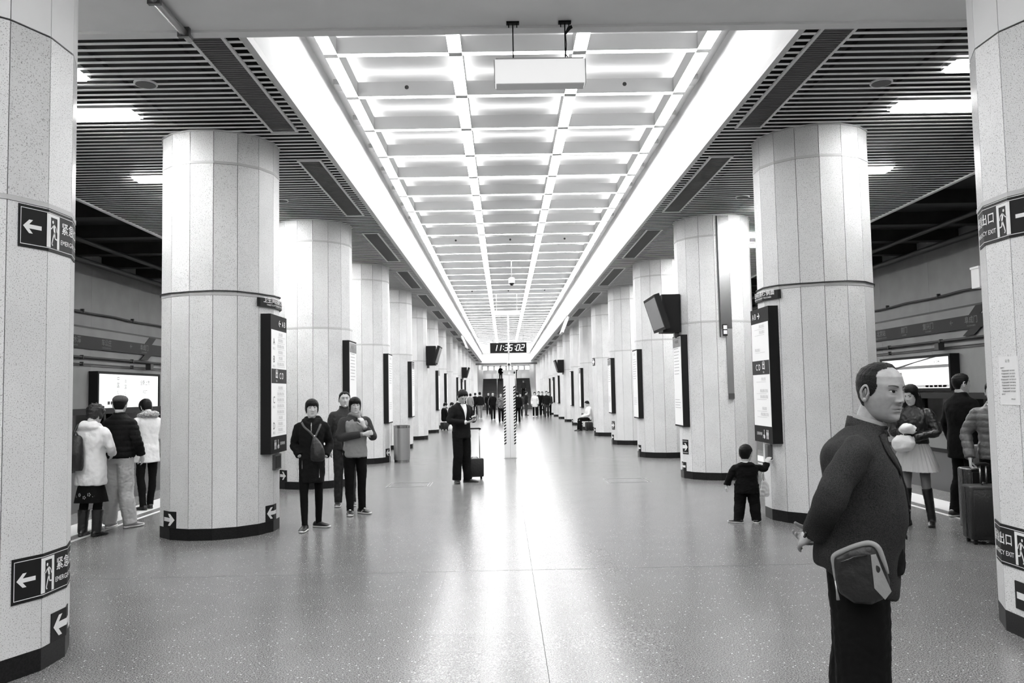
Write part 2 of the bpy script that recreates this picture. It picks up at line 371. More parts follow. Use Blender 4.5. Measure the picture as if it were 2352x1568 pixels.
# ---- slatted side ceilings
slat_me = MB().box(-(EDGE-WELL)/2, (EDGE-WELL)/2, -.023, .023, 0, .004).mesh('slat', 'slat_metal')
for s, nm in ((-1, 'left'), (1, 'right')):
    a, b = sorted((s*WELL, s*EDGE))
    c = structure(MB().box(*sorted((s*(WELL+.125), s*EDGE)), Y_BACK, Y_END, 5.06, 5.2).build('ceiling_'+nm, 'plenum_black'), 'dark ceiling with pale metal slats over the %s platform side' % nm, 'ceiling')
    xm = (a+b)/2; k = 0; n = 0; far = MB()
    y = SOFF_Y1+.06
    while y < Y_END-.05:
        if n < 298: link('slat', slat_me, c, (xm, y, CEIL-.03))
        else: far.box(a, b, y-.023, y+.023, CEIL-.03, CEIL-.026)
        n += 1; y += .139
    o = far.build('far_slats', 'slat_metal', c); o['kind'] = 'stuff'
    near = MB(); y = SOFF_Y0-.1
    while y > Y_BACK: near.box(a, b, y-.023, y+.023, CEIL-.03, CEIL-.026); y -= .139
    o = near.build('behind_slats', 'slat_metal', c); o['kind'] = 'stuff'
    carrier = MB()
    for xx in (3.2, 4.1, 5.9, 6.6): carrier.box(s*xx-.02, s*xx+.02, Y_BACK, Y_END, CEIL+.006, CEIL+.05)
    carrier.build('carrier_rails', 'plenum_black', c)
    # lip along the light well
    a2, b2 = sorted((s*(WELL-.01), s*(WELL+.05)))
    structure(MB().box(a2, b2, SOFF_Y1, Y_END, CEIL-.06, CEIL+.02).build('trim_well_'+nm, 'trim_grey'), 'pale edge strip along the %s side of the light well' % nm, 'trim')

    # ventilation grilles, speakers, lamps per bay
    for k in range(-1, NCOL):
        yc = col_xy(s, k)[1]; bay = (ORD[k+1] if k >= 0 else 'nearest')
        if k == 0: va, vb = SOFF_Y1+.03, yc+COL_S-.62
        else: va, vb = yc+.60, yc+4.08
        if k >= 0:
            t = thing('vent_grille', '%s dark ventilation grille from the camera, in the %s slatted ceiling' % (ORD[k].capitalize(), nm), 'vent grille', (s*2.835, (va+vb)/2, CEIL-.03))
            h = (vb-va)/2
            MB().box(-.135, .135, -h+.03, h-.03, -.012, .0).build('grille', 'vent_dark', t)
            fr = MB(); fr.box(-.165, -.135, -h, h, -.02, .0).box(.135, .165, -h, h, -.02, .0).box(-.135, .135, -h, -h+.03, -.02, 0).box(-.135, .135, h-.03, h, -.02, 0); fr.build('frame', 'vent_frame', t)
            o = MB(); nl = int((2*h-.1)/.05)
            for j in range(nl): o.box(-.133, .133, -h+.05+j*.05-.003, -h+.05+j*.05+.003, -.020, -.012)
            oo = o.build('louvres', 'louvre_grey', t); oo['kind'] = 'stuff'
        sy = yc+2.9 if s < 0 else yc+3.05
        if 0 <= k < 8:
            t = thing('ceiling_speaker', '%s round ceiling speaker from the camera, in the %s slatted ceiling' % (ORD[k].capitalize(), nm), 'speaker', (s*3.83, sy, CEIL-.03))
            MB().cyl((0,0), .115, -.015, 0, 24).build('rim', 'vent_frame', t); MB().cyl((0,0), .098, -.02, -.015, 24).build('mesh_cover', 'vent_dark', t)
        for j, dy in enumerate((1.45, 2.62, 3.82)):
            ly = yc+dy
            under = SOFF_Y0-.3 < ly < SOFF_Y1+.2
            if under and not SOFF_Y0+.2 < ly < SOFF_Y1-.2: continue
            t = thing('ceiling_lamp', '%s bright ceiling lamp past the %s column, above the %s platform edge' % (ORD[j].capitalize(), ORD[k] if k >= 0 else 'hidden', nm), 'ceiling lamp', (s*4.95, ly, (SOFF-.065 if under else CEIL-.03)), 0, 'platform edge ceiling lamps')
            MB().box(-.63, .63, -.15, .15, .0, .06).build('housing', 'vent_frame', t)
            MB().box(-.60, .60, -.13, .13, -.03, -.001).build('diffuser', 'lamp_side_dim' if (j == 1 and k == 0) else 'lamp_side', t)

# ---- the light well: white side walls, back panel and grid of lamps
ends = ((SOFF_Y1, Y_END), (Y_BACK, SOFF_Y0))
for s, nm in ((-1, 'left'), (1, 'right')):
    m = MB(); a, b = sorted((s*WELL, s*(WELL+.12)))
    for ya, yb in ends: m.box(a, b, ya, yb, CEIL+.02, 6.12)
    structure(m.build('wall_well_'+nm, 'well_paint'), 'white %s side wall of the luminous ceiling well' % nm, 'wall')
grid = structure(MB().box(-WELL, WELL, Y_BACK, Y_END, 6.05, 6.2).build('ceiling_center', 'well_paint'), 'bright white ceiling with a grid of light strips over the hall centre', 'ceiling')
HB = .20
strip_me = MB().box(-.078, .078, -(GS-.11)/2, (GS-.11)/2, 0, HB, 0, bottom=1, top=2).mesh('light_strip', ['beam_paint', 'lamp_strip', 'lamp_up'])
xw = GX*2-.16
cross_me = MB().box(-xw/2, xw/2, -.045, .045, 0, HB, 0, bottom=1, top=2).mesh('cross_light', ['beam_paint', 'lamp_strip', 'lamp_up'])
cap_me = MB().box(-.08, .08, -.053, .053, -.008, HB+.01).mesh('grid_node', 'cap_grey')
hole_me = MB().cyl((0,0), .028, 0, .004, 14).mesh('socket', 'vent_dark')
k0 = int((Y_BACK - G0)/GS)+1; kk = 0
for k in range(k0, int((Y_END-G0)/GS)+1):
    y = G0+GS*k
    if SOFF_Y0-.1 < y < SOFF_Y1+.1: continue
    for i in range(4):
        x = (i-1.5)*2*GX
        link('grid_node', cap_me, grid, (x, y, GRID_Z))
        ys = y-GS/2
        if not (SOFF_Y0-.6 < ys < SOFF_Y1+.65): link('light_strip', strip_me, grid, (x, ys, GRID_Z))
        if i < 3: link('cross_light', cross_me, grid, (x+GX, y, GRID_Z))
        if i < 3 and k % 8 == 1: link('socket', hole_me, grid, (x+GX, y-.045, GRID_Z+.12), (math.pi/2, 0, 0))
for s in (-1, 1):
    a, b = sorted((s*2.30, s*WELL)); m = MB()
    for ya, yb in ends: m.box(a, b, ya, yb, GRID_Z+.12, GRID_Z+.16)
    m.build('side_ledge', 'white_paint', grid)
for k in range(1, 8):      # grey blocks put in for the dark gaps above the outer strips
    y = G0+GS*k-.25
    for s in (-1, 1): MB().box(s*2.36-.05, s*2.36+.05, y-.12, y+.12, GRID_Z+.05, GRID_Z+.22).build('bracket', 'cap_grey', grid)
# soffit beam above the camera end
structure(MB().box(-EDGE, EDGE, SOFF_Y0, SOFF_Y1, SOFF, 5.9).build('ceiling_soffit', 'soffit_paint'), 'flat grey painted soffit crossing the hall overhead', 'ceiling')
structure(MB().box(-EDGE, EDGE, SOFF_Y1-.10, SOFF_Y1+.012, SOFF-.022, SOFF).build('trim_soffit', 'white_paint'), 'pale edge strip of the soffit', 'trim')
t = thing('ceiling_conduit', 'grey conduit fixed under the soffit, ending at its edge', 'conduit')
MB().tube([(-2.94, SOFF_Y0, SOFF-.045), (-2.94, SOFF_Y1-.02, SOFF-.045)], .034, 12).build('pipe', 'steel', t)
for y in (5.6, 6.35, 6.95): MB().box(-2.99, -2.89, y-.02, y+.02, SOFF-.085, SOFF).build('clamp', 'steel_dark', t)
structure(MB().box(-EDGE-3.5, EDGE+3.5, Y_BACK-.2, Y_BACK, -1.3, 6.2).build('wall_back', 'white_paint'), 'plain wall closing the hall behind the viewer', 'wall')

# ---- columns: sixteen-sided, clad in granite panels
NS = 16; RV = .712; AP = RV*math.cos(math.pi/NS); CH = 2*RV*math.sin(math.pi/NS)
def panel_mesh(h, mt='granite', w=None, g=.006):
    w = CH-g if w is None else w
    return MB().add([(AP-.04, -w/2+.008, 0), (AP, -w/2, 0), (AP, w/2, 0), (AP-.04, w/2-.008, 0), (AP-.04, -w/2+.008, h), (AP, -w/2, h), (AP, w/2, h), (AP-.04, w/2-.008, h)],
        [(3,2,1,0), (4,5,6,7), (0,1,5,4), (1,2,6,5), (2,3,7,6), (3,0,4,7)]).mesh('stone_panel', mt)
def ngon_ring(r, z0, z1, n=NS, inner=None):
    m = MB(); a0 = math.pi/n
    P = [(r*math.cos(a0+2*math.pi*k/n)/math.cos(math.pi/n), r*math.sin(a0+2*math.pi*k/n)/math.cos(math.pi/n)) for k in range(n)]
    return m.prism(P, z0, z1)
PM = {h: panel_mesh(h) for h in (2.74, 1.555, .365, 1.075)}
PMW = panel_mesh(.84, 'white_paint')
core_me = ngon_ring(AP-.012, 0, CEIL+.02).mesh('core', 'joint_dark')
plinth_me = ngon_ring(AP+.001, 0, .135).mesh('plinth', 'plinth_stone')
ring_me = ngon_ring(AP+.004, 0, .03).mesh('ring_band', 'cap_grey')
topring_me = ngon_ring(AP+.012, 0, .02).mesh('top_trim', 'trim_grey')
shaft_me = [ngon_ring(AP, .135, 2.88).mesh('shaft', 'granite'), ngon_ring(AP, 2.91, 4.89).mesh('shaft', 'granite')]
COLS = {}
for s, nm in ((-1, 'left'), (1, 'right')):
    for i in range(NCOL):
        x, y = col_xy(s, i)
        c = thing('column', 'Thick granite-clad column, %s from the camera in the %s row' % ('the nearest' if i == 0 else ORD[i], nm), 'column', (x, y, 0), 0, 'granite columns', 'structure')
        COLS[(s, i)] = c
        link('core', core_me, c); link('plinth', plinth_me, c)
        if i < 9:
            tiers = [(.137, 2.74), (2.912, 1.555), (4.50, .365)] if i > 0 else [(.137, 2.74), (2.912, 1.075)]
            for z, h in tiers:
                for k in range(NS): link('stone_panel', PM[h], c, (0,0,z), (0,0,2*math.pi*k/NS))
            if i == 0:
                for k in range(NS): link('white_panel', PMW, c, (0,0,4.0), (0,0,2*math.pi*k/NS))
        else:
            for me in shaft_me: link('shaft', me, c)
        link('ring_band', ring_me, c, (0,0,2.88))
        if i > 0: link('ring_band', ring_me, c, (0,0,4.469)); link('top_trim', topring_me, c, (0,0,CEIL-.04))

def wrap(s_az, z, off=0.0):
    """point on the sixteen-sided surface at azimuth s_az (degrees)"""
    k = round(s_az/22.5); a = math.radians(k*22.5); d = math.radians(s_az)-a
    r = AP+off; t = r*math.tan(d)
    return Vector((r*math.cos(a)-t*math.sin(a), r*math.sin(a)+t*math.cos(a), z))
def wrap_on(az, az_facet, z, off):
    k = round(az_facet/22.5); a = math.radians(k*22.5); d = math.radians(az)-a; r = AP+off; t = r*math.tan(d)
    return Vector((r*math.cos(a)-t*math.sin(a), r*math.sin(a)+t*math.cos(a), z))
DEG = math.degrees(1/AP)     # degrees per metre along the face
def wrap_plate(az0, az1, z0, z1, off=.004, th=.004):
    cuts = sorted(set([az0, az1] + [k*11.25 for k in range(-80, 80) if k % 2 and az0 < k*11.25 < az1]))
    V, F = [], []
    for a in cuts: V += [wrap(a, z0, off), wrap(a, z1, off), wrap(a, z1, off-th), wrap(a, z0, off-th)]
    for i in range(len(cuts)-1):
        o = 4*i
        F += [(o, o+4, o+5, o+1), (o+1, o+5, o+6, o+2), (o+3, o+2, o+6, o+7), (o, o+3, o+7, o+4)]
    n = len(V); F += [(0,1,2,3), (n-4, n-1, n-2, n-3)]
    return V, F
def wrap_poly(polys_v, polys_f, azc, zc, off, flip=1):
    """flat drawing (x along the face, y up) laid on the column face around azimuth azc"""
    cuts = [((k*22.5+11.25)-azc)/DEG/flip for k in range(-20, 21)]
    lo, hi = min(x for x, y in polys_v), max(x for x, y in polys_v)
    cuts = sorted(c for c in cuts if lo < c < hi)
    V, F = [], []
    for f in polys_f:
        pieces = [[polys_v[i] for i in f]]
        for c in cuts:
            nxt = []
            for P in pieces:
                for sgn in (1, -1):
                    Q = []
                    for i in range(len(P)):
                        a, b = P[i], P[(i+1) % len(P)]; da, db = sgn*(a[0]-c), sgn*(b[0]-c)
                        if da >= 0: Q.append(a)
                        if da*db < 0: t = da/(da-db); Q.append((c, a[1]+(b[1]-a[1])*t))
                    if len(Q) > 2: nxt.append(Q)
            pieces = nxt
        for P in pieces:
            xm = sum(q[0] for q in P)/len(P); o = len(V)
            for x, y in P: V.append(wrap_on(azc + flip*x*DEG, azc + flip*xm*DEG, zc+y, off))
            F.append(tuple(range(o, o+len(P))))
    return V, F
def rect(x0, x1, y0, y1): return [(x0,y0), (x1,y0), (x1,y1), (x0,y1)], [(0,1,2,3)]
def subdivide_rect(x0, x1, y0, y1, n=6):
    v = []; f = []
    for k in range(n+1): v += [(x0+(x1-x0)*k/n, y0), (x0+(x1-x0)*k/n, y1)]
    for k in range(n): f.append((2*k, 2*k+2, 2*k+3, 2*k+1))
    return v, f
def arrow_shape(L, hgt, sh, d=-1):
    """chunky arrow pointing towards -x when d=-1"""
    h = hgt/2
    pts = [(-L/2, 0), (-L/2+h*.95, h), (-L/2+h*1.55, h), (-L/2+h*.95, sh), (L/2, sh), (L/2, -sh), (-L/2+h*.95, -sh), (-L/2+h*1.55, -h), (-L/2+h*.95, -h)]
    pts = [(x*(-d)*-1 if False else x*(1 if d < 0 else -1), y) for x, y in pts]
    f = [(0,1,2,3), (0,3,6), (3,4,5,6), (0,6,7,8)]
    return pts, f
def blob(cx, cy, rx, ry, n=12): return [(cx+rx*math.cos(2*math.pi*k/n), cy+ry*math.sin(2*math.pi*k/n)) for k in range(n)], [tuple(range(n))]
def bar(x0, y0, x1, y1, w, w1=None):
    w1 = w if w1 is None else w1
    dx, dy = x1-x0, y1-y0; l = math.hypot(dx, dy); nx, ny = -dy/l, dx/l
    return [(x0+nx*w/2, y0+ny*w/2), (x0-nx*w/2, y0-ny*w/2), (x1-nx*w1/2, y1-ny*w1/2), (x1+nx*w1/2, y1+ny*w1/2)], [(0,1,2,3)]
def runner_door(h):
    """white doorway and white running figure on a dark plate; unit height h, figure heads towards -x"""
    P = []; w = h*.62
    P += [rect(-w/2, -w/2+w*.26, -h/2, h/2), rect(-w/2+w*.26, w/2, h/2-h*.09, h/2), rect(w/2-w*.2, w/2, -h*.50, h/2-h*.09)]
    P += [blob(-w*.07, h*.28, h*.042, h*.05)]
    P += [bar(0, h*.20, w*.09, -h*.04, h*.10, h*.085), bar(-w*.02, h*.19, -w*.2, h*.06, h*.035), bar(-w*.2, h*.06, -w*.3, h*.09, h*.03), bar(w*.06, h*.2, w*.2, h*.13, h*.035), bar(w*.2, h*.13, w*.28, h*.0, h*.03)]
    P += [bar(w*.06, -h*.03, -w*.06, -h*.22, h*.06, h*.05), bar(-w*.06, -h*.22, -w*.14, -h*.38, h*.05, h*.04), bar(-w*.14, -h*.385, -w*.06, -h*.42, h*.04)]
    P += [bar(w*.08, -h*.02, w*.12, -h*.2, h*.06, h*.05), bar(w*.12, -h*.2, w*.3, -h*.22, h*.045)]
    return P
def put(shapes, name, mt, parent, azc, zc, off, flip=1, dx=0, dy=0):
    m = MB()
    for v, f in (shapes if isinstance(shapes, list) else [shapes]):
        m.add(*wrap_poly([(x+dx, y+dy) for x, y in v], f, azc, zc, off, flip))
    return m.build(name, mt, parent)
def exit_sign(side, z0, z1, where):
    x, y = col_xy(side, 0); azc = 0.0 if side < 0 else 180.0
    t = thing('emergency_exit_sign', 'dark emergency exit sign with running figure, wrapped %s the nearest %s column' % (where, 'left' if side < 0 else 'right'), 'exit sign', (x, y, 0), 0)
    v, f = wrap_plate(azc-28, azc+28, z0, z1, .006, .005); MB().add(v, f).build('plate', 'sign_black', t)
    zc = (z0+z1)/2; hw = 28/DEG-.012; hh = (z1-z0)/2-.018
    lines = [subdivide_rect(-hw, hw, hh-.004, hh, 24), subdivide_rect(-hw, hw, -hh, -hh+.004, 24), rect(-hw, -hw+.004, -hh, hh), rect(hw-.004, hw, -hh, hh)]
    put(lines, 'border_line', 'sign_white', t, azc, zc, .008)
    d = 1 if side < 0 else -1       # right-hand signs are mirrored in layout
    put(arrow_shape(.125, .085, .013, -d), 'arrow', 'sign_white', t, azc, zc, .008, 1, -.25*d, 0)
    sh = runner_door(.215)
    if d < 0: sh = [([(-px, py) for px, py in v], f) for v, f in sh]
    put(sh, 'running_figure', 'sign_white', t, azc, zc, .008, 1, -.085*d, 0)
    put(text_poly('紧急出口', .082, .014), 'lettering', 'sign_white', t, azc, zc, .008, 1, .17*d, .035)
    put(text_poly('EMERGENCY EXIT', .043, .012), 'lettering', 'sign_white', t, azc, zc, .008, 1, .17*d, -.055)
for s in (-1, 1):
    exit_sign(s, 2.605, 2.87, 'high on'); exit_sign(s, .44, .71, 'low on')
def arrow_plate(side, i, az, z0, z1, d, wdeg=20, label='', kind=0):
    x, y = col_xy(side, i)
    t = thing('arrow_sign', label, 'arrow sign', (x, y, 0), 0)
    v, f = wrap_plate(az-wdeg/2, az+wdeg/2, z0, z1, .006, .005); MB().add(v, f).build('plate', 'sign_black', t)
    zc = (z0+z1)/2; w = wdeg/DEG; h = z1-z0
    put(arrow_shape(w*.84, min(h*.72, w*.7), h*.12, d), 'arrow', 'sign_white', t, az, zc, .008)
    if kind: put([rect(-w*.42, w*.42, -h*.42, -h*.36), rect(-w*.42, w*.42, h*.36, h*.42)], 'border_line', 'sign_grey', t, az, zc, .0075)
arrow_plate(-1, 0, 8, .135, .315, -1, 22, 'white arrow on a black plate at the foot of the nearest left column')
arrow_plate(1, 0, 190, .18, .36, 1, 22, 'white arrow on a black plate at the foot of the nearest right column')
arrow_plate(-1, 1, -126, .137, .33, 1, 21, 'right-pointing arrow plate at the foot of the second left column')
arrow_plate(-1, 1, -13, .137, .33, -1, 21, 'left-pointing arrow plate at the foot of the second left column')
arrow_plate(-1, 2, -129, .137, .34, 1, 18, 'arrow plate at the foot of the third left column')
arrow_plate(-1, 3, -15, .137, .34, -1, 20, 'arrow plate at the foot of the fourth left column')
arrow_plate(1, 2, -163, .45, .72, 1, 16, 'framed arrow plate at knee height on the third right column', 1)
for i in (2, 3, 4, 5, 6, 7): arrow_plate(1, i, -171, .137, .30, -1, 18, 'white arrow on a black plate at the foot of the %s right column' % ORD[i])
arrow_plate(1, 4, -165, .46, .72, 1, 18, 'framed arrow plate at knee height on the fifth right column', 1)
arrow_plate(1, 5, -167, 2.61, 2.90, 1, 22, 'black arrow plate high on the sixth right column', 1)
arrow_plate(1, 6, -165, .46, .72, 1, 18, 'framed arrow plate at knee height on the seventh right column', 1)

# ---- light boxes on the columns, facing the hall
LBW, LBD = .73, .11
def column_light_box(side, i, z0=.96, z1=2.68, style='map'):
    x, y = col_xy(side, i); n = ORD[i]; nm = 'left' if side < 0 else 'right'
    lb = {'map': 'black exit directory light box on the %s %s column' , 'notice': 'black light box with pale notice sheet on the %s %s column'}[style] % (n, nm)
    x0 = -side*(AP*math.cos(math.radians(31))*1.02-.02)
    t = thing('column_light_box', lb, 'light box', (x, y, 0), 0)
    # local frame: u along the face as read (left to right), w outwards
    xf = x0 - side*(LBD+.03)
    a, b = sorted((x0, xf))
    MB().box(a, b, -LBW/2, LBW/2, z0, z1).build('case', 'black_matte', t)
    U = (lambda u: u) if side < 0 else (lambda u: -u)      # reading direction along y
    def face(u0, u1, za, zb, name, mt, off=.003):
        q = [(xf - side*off, U(u0), za), (xf - side*off, U(u1), za), (xf - side*off, U(u1), zb), (xf - side*off, U(u0), zb)]
        return MB().add(q, [(0,1,2,3)]).build(name, mt, t)
    def txt(s_, u, z, size, mt='print_dark', bold=.0, name='lettering', al='CENTER', off=.006):
        v, f = text_poly(s_, size, bold, al)
        return MB().add([(xf - side*off, U(u+px), z+py) for px, py in v], f).build(name, mt, t)
    if style == 'map':
        q = MB().box(*sorted((xf, xf-side*.002)), -LBW/2+.02, LBW/2-.02, z0+.21, z1-.19).build('lit_panel', 'box_face', t)
        zm = z0+.21 + .565*(z1-z0-.40)
        face(-LBW/2+.02, LBW/2-.02, zm-.09, zm+.09, 'dark_band', 'sign_black', .004)
        d = 1 if side < 0 else -1
        txt('←' if side < 0 else '→', .02*d, z1-.10, .13, 'sign_white', .02)
        txt('A B', .2*d, z1-.10, .10, 'sign_white', .01)
        txt('出', -.12*d, zm+.02, .12, 'sign_white', .02); txt('Exit', -.12*d, zm-.06, .035, 'sign_white')
        txt('C D' , .1*d, zm, .11, 'sign_white', .01)
        ua = -.20*d
        if side < 0:
            for k, (ch, z) in enumerate((('A', z1-.34), ('B', z1-.56), ('C', zm-.30), ('D', zm-.62))):
                txt(ch, -.24, z, .12, 'print_dark', .004); txt('西北口', -.24, z-.085, .035, 'sign_grey', .01)
        lines = []
        zz = z1-.24; r = random.Random(i*3+side)
        while zz > z0+.26:
            if abs(zz-zm) > .12:
                if side < 0 or r.random() < .45:
                    l = r.uniform(.18, .30); txt('月坛北街公交站'[:r.choice((4,5,7))], (.06 if side < 0 else r.choice((-.1, .1))), zz, .045, 'sign_grey', .008)
                    face(*( (-.08, .26) if side < 0 else (-.2, .2)), zz-.034, zz-.031, 'rule', 'sign_grey', .006)
            zz -= .075
        for k, ch in enumerate(('♂♀',)): pass
        # pictograms at the foot: two standing figures and a wheelchair
        zb = z0+.105
        def fig(u, w):
            for v, f in (blob(u, .048, .012, .014), rect(u-w, u+w, -.01, .032), rect(u-w*.8, u-w*.1, -.055, -.01), rect(u+w*.1, u+w*.8, -.055, -.01)):
                MB().add([(xf-side*.006, U(px), zb+py) for px, py in v], f).build('pictogram', 'sign_white', t)
        fig(-.21*d, .016); fig(-.16*d, .02)
        for v, f in (blob(-.055*d, .048, .011, .013), bar(-.055*d, .035, -.05*d, -.01, .014), bar(-.05*d, -.01, -.015*d, -.012, .012), bar(-.015*d, -.012, -.005*d, -.05, .012), blob(-.06*d, -.03, .026, .026)):
            MB().add([(xf-side*.006, U(px), zb+py) for px, py in v], f).build('pictogram', 'sign_white', t)
        txt('无障碍电梯', .14*d, zb, .045, 'sign_white')
    else:
        MB().box(*sorted((xf, xf-side*.002)), -LBW/2+.02, LBW/2-.02, z0+.03, z1-.03).build('lit_panel', 'box_face', t)
        r = random.Random(i*7+side+3)
        if style == 'notice':
            txt('乘车须知', 0, z1-.12, .07, 'sign_grey', .01)
            for zz in np.arange(z1-.25, z1-.75, -.06): face(-.26, r.uniform(.1, .27), zz, zz+.012, 'rule', 'sign_grey', .005)
            if i % 2 == 0: face(-LBW/2+.03, LBW/2-.03, z1-.22, z1-.04, 'dark_band', 'screen_grey', .004)
            for zz in np.arange(z0+.5, z0+.3, -.05): face(-.26, r.uniform(.1, .27), zz, zz+.010, 'rule', 'sign_grey', .005)
    return t
for s in (-1, 1): column_light_box(s, 1)
for i in (2, 3, 4, 6, 7, 9, 10, 11): column_light_box(-1, i, style='notice')
for i in (2, 3, 4, 6, 7, 9, 10, 11): column_light_box(1, i, style='notice')
# toilet direction plates wrapped above the two directories
for s in (-1, 1):
    x, y = col_xy(s, 1); azc = 0 if s < 0 else 180
    t = thing('direction_plate', 'curved dark direction plate above the directory on the second %s column' % ('left' if s < 0 else 'right'), 'sign', (x, y, 0))
    v, f = wrap_plate(azc-36, azc+36, 2.765, 2.875, .03, .02); MB().add(v, f).build('plate', 'sign_black', t)
    put(text_poly('卫生间在楼梯侧面', .075, .014), 'lettering', 'sign_white', t, azc, 2.85, .033, 1, -.06 if s < 0 else .06)
    put(text_poly('TOILET IS AT THE SIDE OF THE STAIRS', .028, .008), 'lettering', 'sign_white', t, azc, 2.795, .033, 1, -.06 if s < 0 else .06)
    # small boxes under the directories
    t = thing('wall_box', 'small dark switch box under the directory on the second %s column' % ('left' if s < 0 else 'right'), 'switch box', (x, y, 0))
    v, f = wrap_plate(azc-13 if s < 0 else azc+2, azc+9 if s < 0 else azc+15, .75, .94, .03, .028); MB().add(v, f).build('case', 'steel_dark', t)
    v, f = wrap_plate(azc-11 if s < 0 else azc+4, azc+6 if s < 0 else azc+13, .77, .92, .035, .004); MB().add(v, f).build('cover', 'sign_black' if s < 0 else 'steel_dark', t)
    # cable round the column at the ring
    x, y = col_xy(s, 1)
    m = MB().tube([wrap(a, 2.925 + .006*math.sin(a*.07), .012) for a in np.arange(0, 361, 11.25)], .009, 6)
    o = m.build('cable_loop', 'pipe_dark', None, (x, y, 0)); tag(o, 'thin cable tied round the second %s column at the ring' % ('left' if s < 0 else 'right'), 'cable')
# paper notice on the nearest right column
x, y = col_xy(1, 0); t = thing('paper_notice', 'white paper notice taped to the nearest right column', 'notice', (x, y, 0))
v, f = wrap_plate(175.5, 192, 1.51, 1.83, .004, .003); MB().add(v, f).build('sheet', 'paper', t)
r = random.Random(4)
put(text_poly('公 告', .022, .02), 'lettering', 'sign_grey', t, 183.5, 1.80, .006)
for k in range(10):
    zz = 1.755-.0195*k
    put(text_poly('通知乘客', .011, .02), 'lettering', 'sign_grey', t, 178.8, zz, .006) if k in (0, 9) else put(text_poly('因设备检修请乘客绕行谢谢合作'[:r.choice((12,13,14))], .0115, .025), 'lettering', 'sign_grey', t, 183.7, zz, .006)
put(text_poly('地铁公司', .011, .02), 'lettering', 'sign_grey', t, 187, 1.548, .006)
o = MB().box(-.03, .03, -.05, .05, -.07, .07).box(-.035, .035, -.055, .055, .07, .085).build('wall_lamp', 'pole_white', None, (x+(AP+.03)*math.cos(math.radians(141)), y+(AP+.03)*math.sin(math.radians(141)), 2.42)); tag(o, 'small white box lamp on the far flank of the nearest right column', 'lamp')
# chrome cable cover on the third right column
x, y = col_xy(1, 2); t = thing('cable_cover', 'tall shiny metal cable cover with two small boxes on the third right column', 'cable cover', (x, y, 0))
v, f = wrap_plate(-95, -78.9, 2.75, CEIL-.06, .02, .018); MB().add(v, f).build('wide_cover', 'chrome', t)
v, f = wrap_plate(-87.5, -78.9, 1.56, 2.75, .02, .018); MB().add(v, f).build('narrow_cover', 'steel', t)
v, f = wrap_plate(-92.5, -86.5, 2.62, 2.83, .05, .048); MB().add(v, f).build('junction_box', 'black_matte', t)
for z in (2.65, 2.74): v, f = wrap_plate(-92, -87, z, z+.07, .053, .003); MB().add(v, f).build('lamp_window', 'sign_white', t)
v, f = wrap_plate(-87, -79.5, 1.47, 1.57, .045, .043); MB().add(v, f).build('end_box', 'steel_dark', t)
v, f = wrap_plate(-97, -95.5, 2.6, CEIL-.06, .02, .018); MB().add(v, f).build('conduit', 'pipe_dark', t)
# dark pipe seen between the second and third right columns
o = MB().box(-.06, .06, -.06, .06, .0, 4.7).build('drain_pipe', 'pipe_dark', None, (4.05+.62, 15.675-.42, 0)); tag(o, 'dark square pipe beside the third right column', 'pipe')

# ---- monitors
def monitor(side, i, label):
    x, y = col_xy(side, i); t = thing('monitor', label, 'monitor', (x, y, 0))
    w, h = 1.18, .68; xc = -side*(AP+.38); zc = 3.12; tilt = math.radians(17)
    M = Matrix.Translation((xc, .12, zc)) @ Matrix.Rotation(-side*tilt, 4, 'Y')
    sgn = -side
    a, b = sorted((0, sgn*.05)); m = MB().box(a-.05 if sgn > 0 else a, b if sgn > 0 else b+.05, -w/2, w/2, -h/2, h/2, mat=M); m.build('case', 'black_matte', t)
    xs = sgn*.052
    MB().add([M @ Vector((xs, sx*(w/2-.05), sz*(h/2-.05))) for sx, sz in ((-1,-1),(1,-1),(1,1),(-1,1))], [(0,1,2,3)]).build('screen', 'screen_grey', t)
    x0, x1 = sorted((-side*(AP-.01), xc+side*.05)); 
    MB().box(x0, x1, -.22, .22, zc-.38, zc+.34).build('bracket', 'black_matte', t)
    MB().box(*sorted((-side*AP, -side*(AP+.08))), -.06, .06, zc-.48, zc-.38).build('socket', 'steel_dark', t)
monitor(1, 2, 'black monitor tilted down from the third right column'); monitor(-1, 5, 'black monitor on the sixth left column')
monitor(1, 8, 'black monitor far along the right row, on the ninth column'); monitor(-1, 10, 'black monitor far along the left row, on the eleventh column')
for side, i, lb in ((-1, 8, 'white hanging panel by the left light well edge, far down the hall'), (1, 6, 'white hanging panel by the right light well edge, far down the hall')):
    x, y = col_xy(side, i); t = thing('banner_sign', lb, 'banner', (side*2.40, y-1.2, 4.55))
    MB().box(-.04, .04, -.8, .8, -.45, .25, mat=Matrix.Rotation(math.radians(-side*-22), 4, 'Y')).build('panel', 'white_paint', t)
    for yy in (-.6, .6): MB().tube([(0, yy, .2), (side*.03, yy, .34)], .01, 6).build('hanger', 'steel', t)

